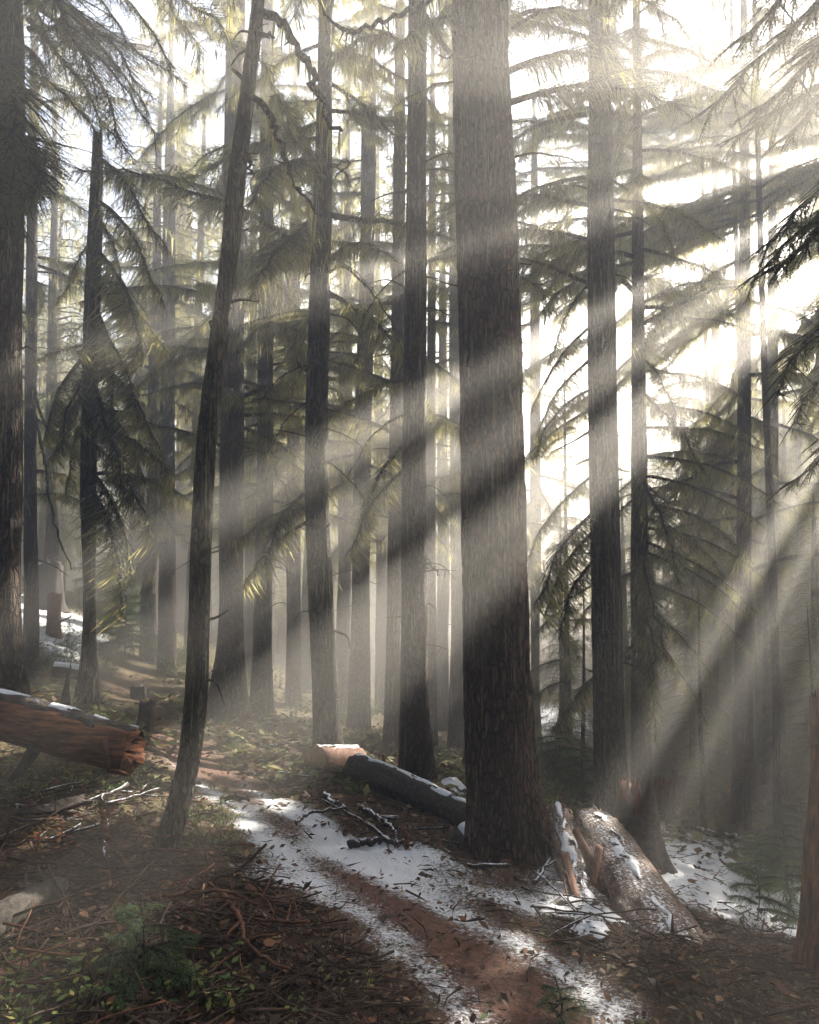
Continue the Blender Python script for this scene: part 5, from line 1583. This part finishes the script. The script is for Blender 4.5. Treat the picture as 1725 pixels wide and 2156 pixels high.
# ------------------------------------------------------------------ small plants
def leafy(seed, n, h, spread, leaf, m, stems=5):
    rs = np.random.default_rng(seed)
    st, lf = MB(), MB()
    for s in range(stems):
        a = rs.uniform(0, 6.28); l = h * rs.uniform(.6, 1.1)
        tip = np.array([math.cos(a) * spread * rs.uniform(.3, 1), math.sin(a) * spread * rs.uniform(.3, 1), l])
        p = smooth_path([[0, 0, -.02], tip * .5 + [0, 0, .1 * l], tip], 7)
        tube(st, p, np.linspace(.0035, .0012, 7) * max(1, h * 2), 4, cap=False)
        for k in range(n // stems):
            i = rs.integers(2, 7)
            c = p[min(i, 6)] + rs.normal(0, leaf * 1.1, 3)
            yaw = rs.uniform(0, 6.28)
            u = np.array([math.cos(yaw), math.sin(yaw), rs.normal(0, .3)]) * leaf * rs.uniform(.6, 1.2)
            v = np.array([-math.sin(yaw), math.cos(yaw), rs.normal(0, .3)]) * leaf * .45
            lf.add([c - u, c - u * .2 + v, c + u, c - u * .2 - v], [[0, 1, 2, 3]])
    return st.mesh('stem', M['stick']), lf.mesh('leaves', m)
SEED = [leafy(500 + k, 14, .10, .07, .022, M['leaf'], 4) for k in range(4)]
SHRUB = [leafy(520 + k, 220, .55, .42, .035, M['leaf'], 12) for k in range(3)]
def plant(mesh, p, sc, name, label, cat, group):
    o = empty(name, (p[0], p[1], h1(p[0], p[1])), label, cat, group)
    o.rotation_euler.z = random.uniform(0, 6.28); o.scale = (sc,) * 3
    link('stem', mesh[0], o); link('leaves', mesh[1], o)
    return o
random.seed(61)
def plants(n, box, seed, meshes, smin, smax, name, label, cat, group):
    for p in scatter_px(n, box, seed):
        if trail_dist(np.array([p[0]]), np.array([p[1]]))[0] < .4: continue
        plant(random.choice(meshes), p, random.uniform(smin, smax), name, label, cat, group)
plants(40, (-10, 2040, 520, 2160), 11, SEED, .5, 1.1, 'seedling', 'small green leafy seedling in the litter at the front edge', 'seedling', 'seedlings in the front litter')
plants(34, (0, 1620, 340, 1680), 12, SEED, .8, 1.5, 'seedling', 'low leafy seedling on the bank below the red broken log', 'seedling', 'seedlings on the bank')
plants(26, (400, 1650, 490, 1800), 13, SEED, .7, 1.2, 'seedling', 'sunlit low seedling between the leaning tree and the path', 'seedling', 'seedlings by the leaning tree')
plants(30, (90, 1370, 400, 1460), 14, SHRUB, .6, 1.1, 'shrub', 'low yellow-green shrub on the hillside beside the upper path', 'shrub', 'shrubs along the upper path')
plants(22, (500, 1420, 1000, 1530), 15, SHRUB, .6, 1.2, 'shrub', 'low leafy shrub far off between the misty trunks', 'shrub', 'shrubs between the misty trunks')
plants(20, (1110, 1520, 1480, 1720), 16, SHRUB, .6, 1.2, 'shrub', 'leafy shrub in the hollow beyond the split log', 'shrub', 'shrubs in the hollow')
plants(9, (600, 1990, 900, 2150), 17, SEED, .4, .8, 'seedling', 'tiny seedling on the litter near the path', 'seedling', 'seedlings near the path')
OR = [leafy(540 + k, 26, .14, .06, .024, M['leaf_orange'], 5) for k in range(2)]
plant(OR[0], hit(135, 1775), 1.1, 'leaf_tuft', 'bright orange leaf tuft in the sun, the larger of two', 'plant', None)
plant(OR[1], hit(78, 1778), .8, 'leaf_tuft', 'orange and yellow leaf tuft, smaller, toward the picture edge', 'plant', None)
OS = leafy(545, 160, .6, .4, .05, M['leaf_orange'], 9)
plant(OS, P(1540, 1630, 14.5), .8, 'shrub', 'orange-leaved shrub catching the light in the deep shade', 'shrub', None)
plant(OS, P(405, 1345, 24), 1.5, 'shrub', 'orange and yellow shrub on the far bank behind the leaning tree', 'shrub', None)
def sapling(label, p, h, n, kind='green', seed=0, group=None):
    random.seed(seed)
    z = h1(p[0], p[1])
    r = empty('conifer_sapling', (p[0], p[1], z), label, 'sapling', group)
    mb = MB()
    tube(mb, smooth_path([[0, 0, -.03], [.02, 0, h * .4], [0, .02, h]], 12), np.linspace(.012 * max(h, .5), .002, 12), 6)
    mb.build('trunk', M['twig'], r, True)
    for k in range(n):
        f = .12 + .86 * (k + .5) / n
        put_bough(r, (0, 0, h * f), kind, k, k * 2.4 + random.uniform(-.4, .4), math.radians(random.uniform(0, 25)), (1.15 - .8 * f) * h / .62, False, random.uniform(-.2, .2))
    return r
sapling('bright green hemlock sapling in front of the brush tangle', hit(290, 2060), .30, 13, seed=1)
sapling('thin dark green sapling on the path edge at the bottom of the picture', hit(1172, 2125), .15, 12, seed=2)
sapling('green bushy sapling in front of the far snow patch, by the red snag', hit(1655, 1890), .62, 20, seed=3)
sapling('slender sapling growing out of the snow patch', hit(1595, 1950), .42, 9, seed=4)
sapling('low sapling on the far side of the snow patch in shade', hit(1600, 1850), .5, 16, seed=5)
sapling('tall green sapling at the back of the snow patch', hit(1690, 1820), .75, 20, seed=6)
sapling('small dark conifer beside the upper bend of the path', P(262, 1410, 18), 1.3, 26, seed=7)
sapling('young conifer on the bank behind the small dark one', P(225, 1390, 21), 1.6, 26, seed=8)
sapling('low bushy sapling behind the giant trunk', P(1170, 1660, 11), .8, 20, seed=9)
sapling('low bushy sapling against the foot of the tall dark trunk', P(1225, 1680, 10.5), .8, 20, seed=10)
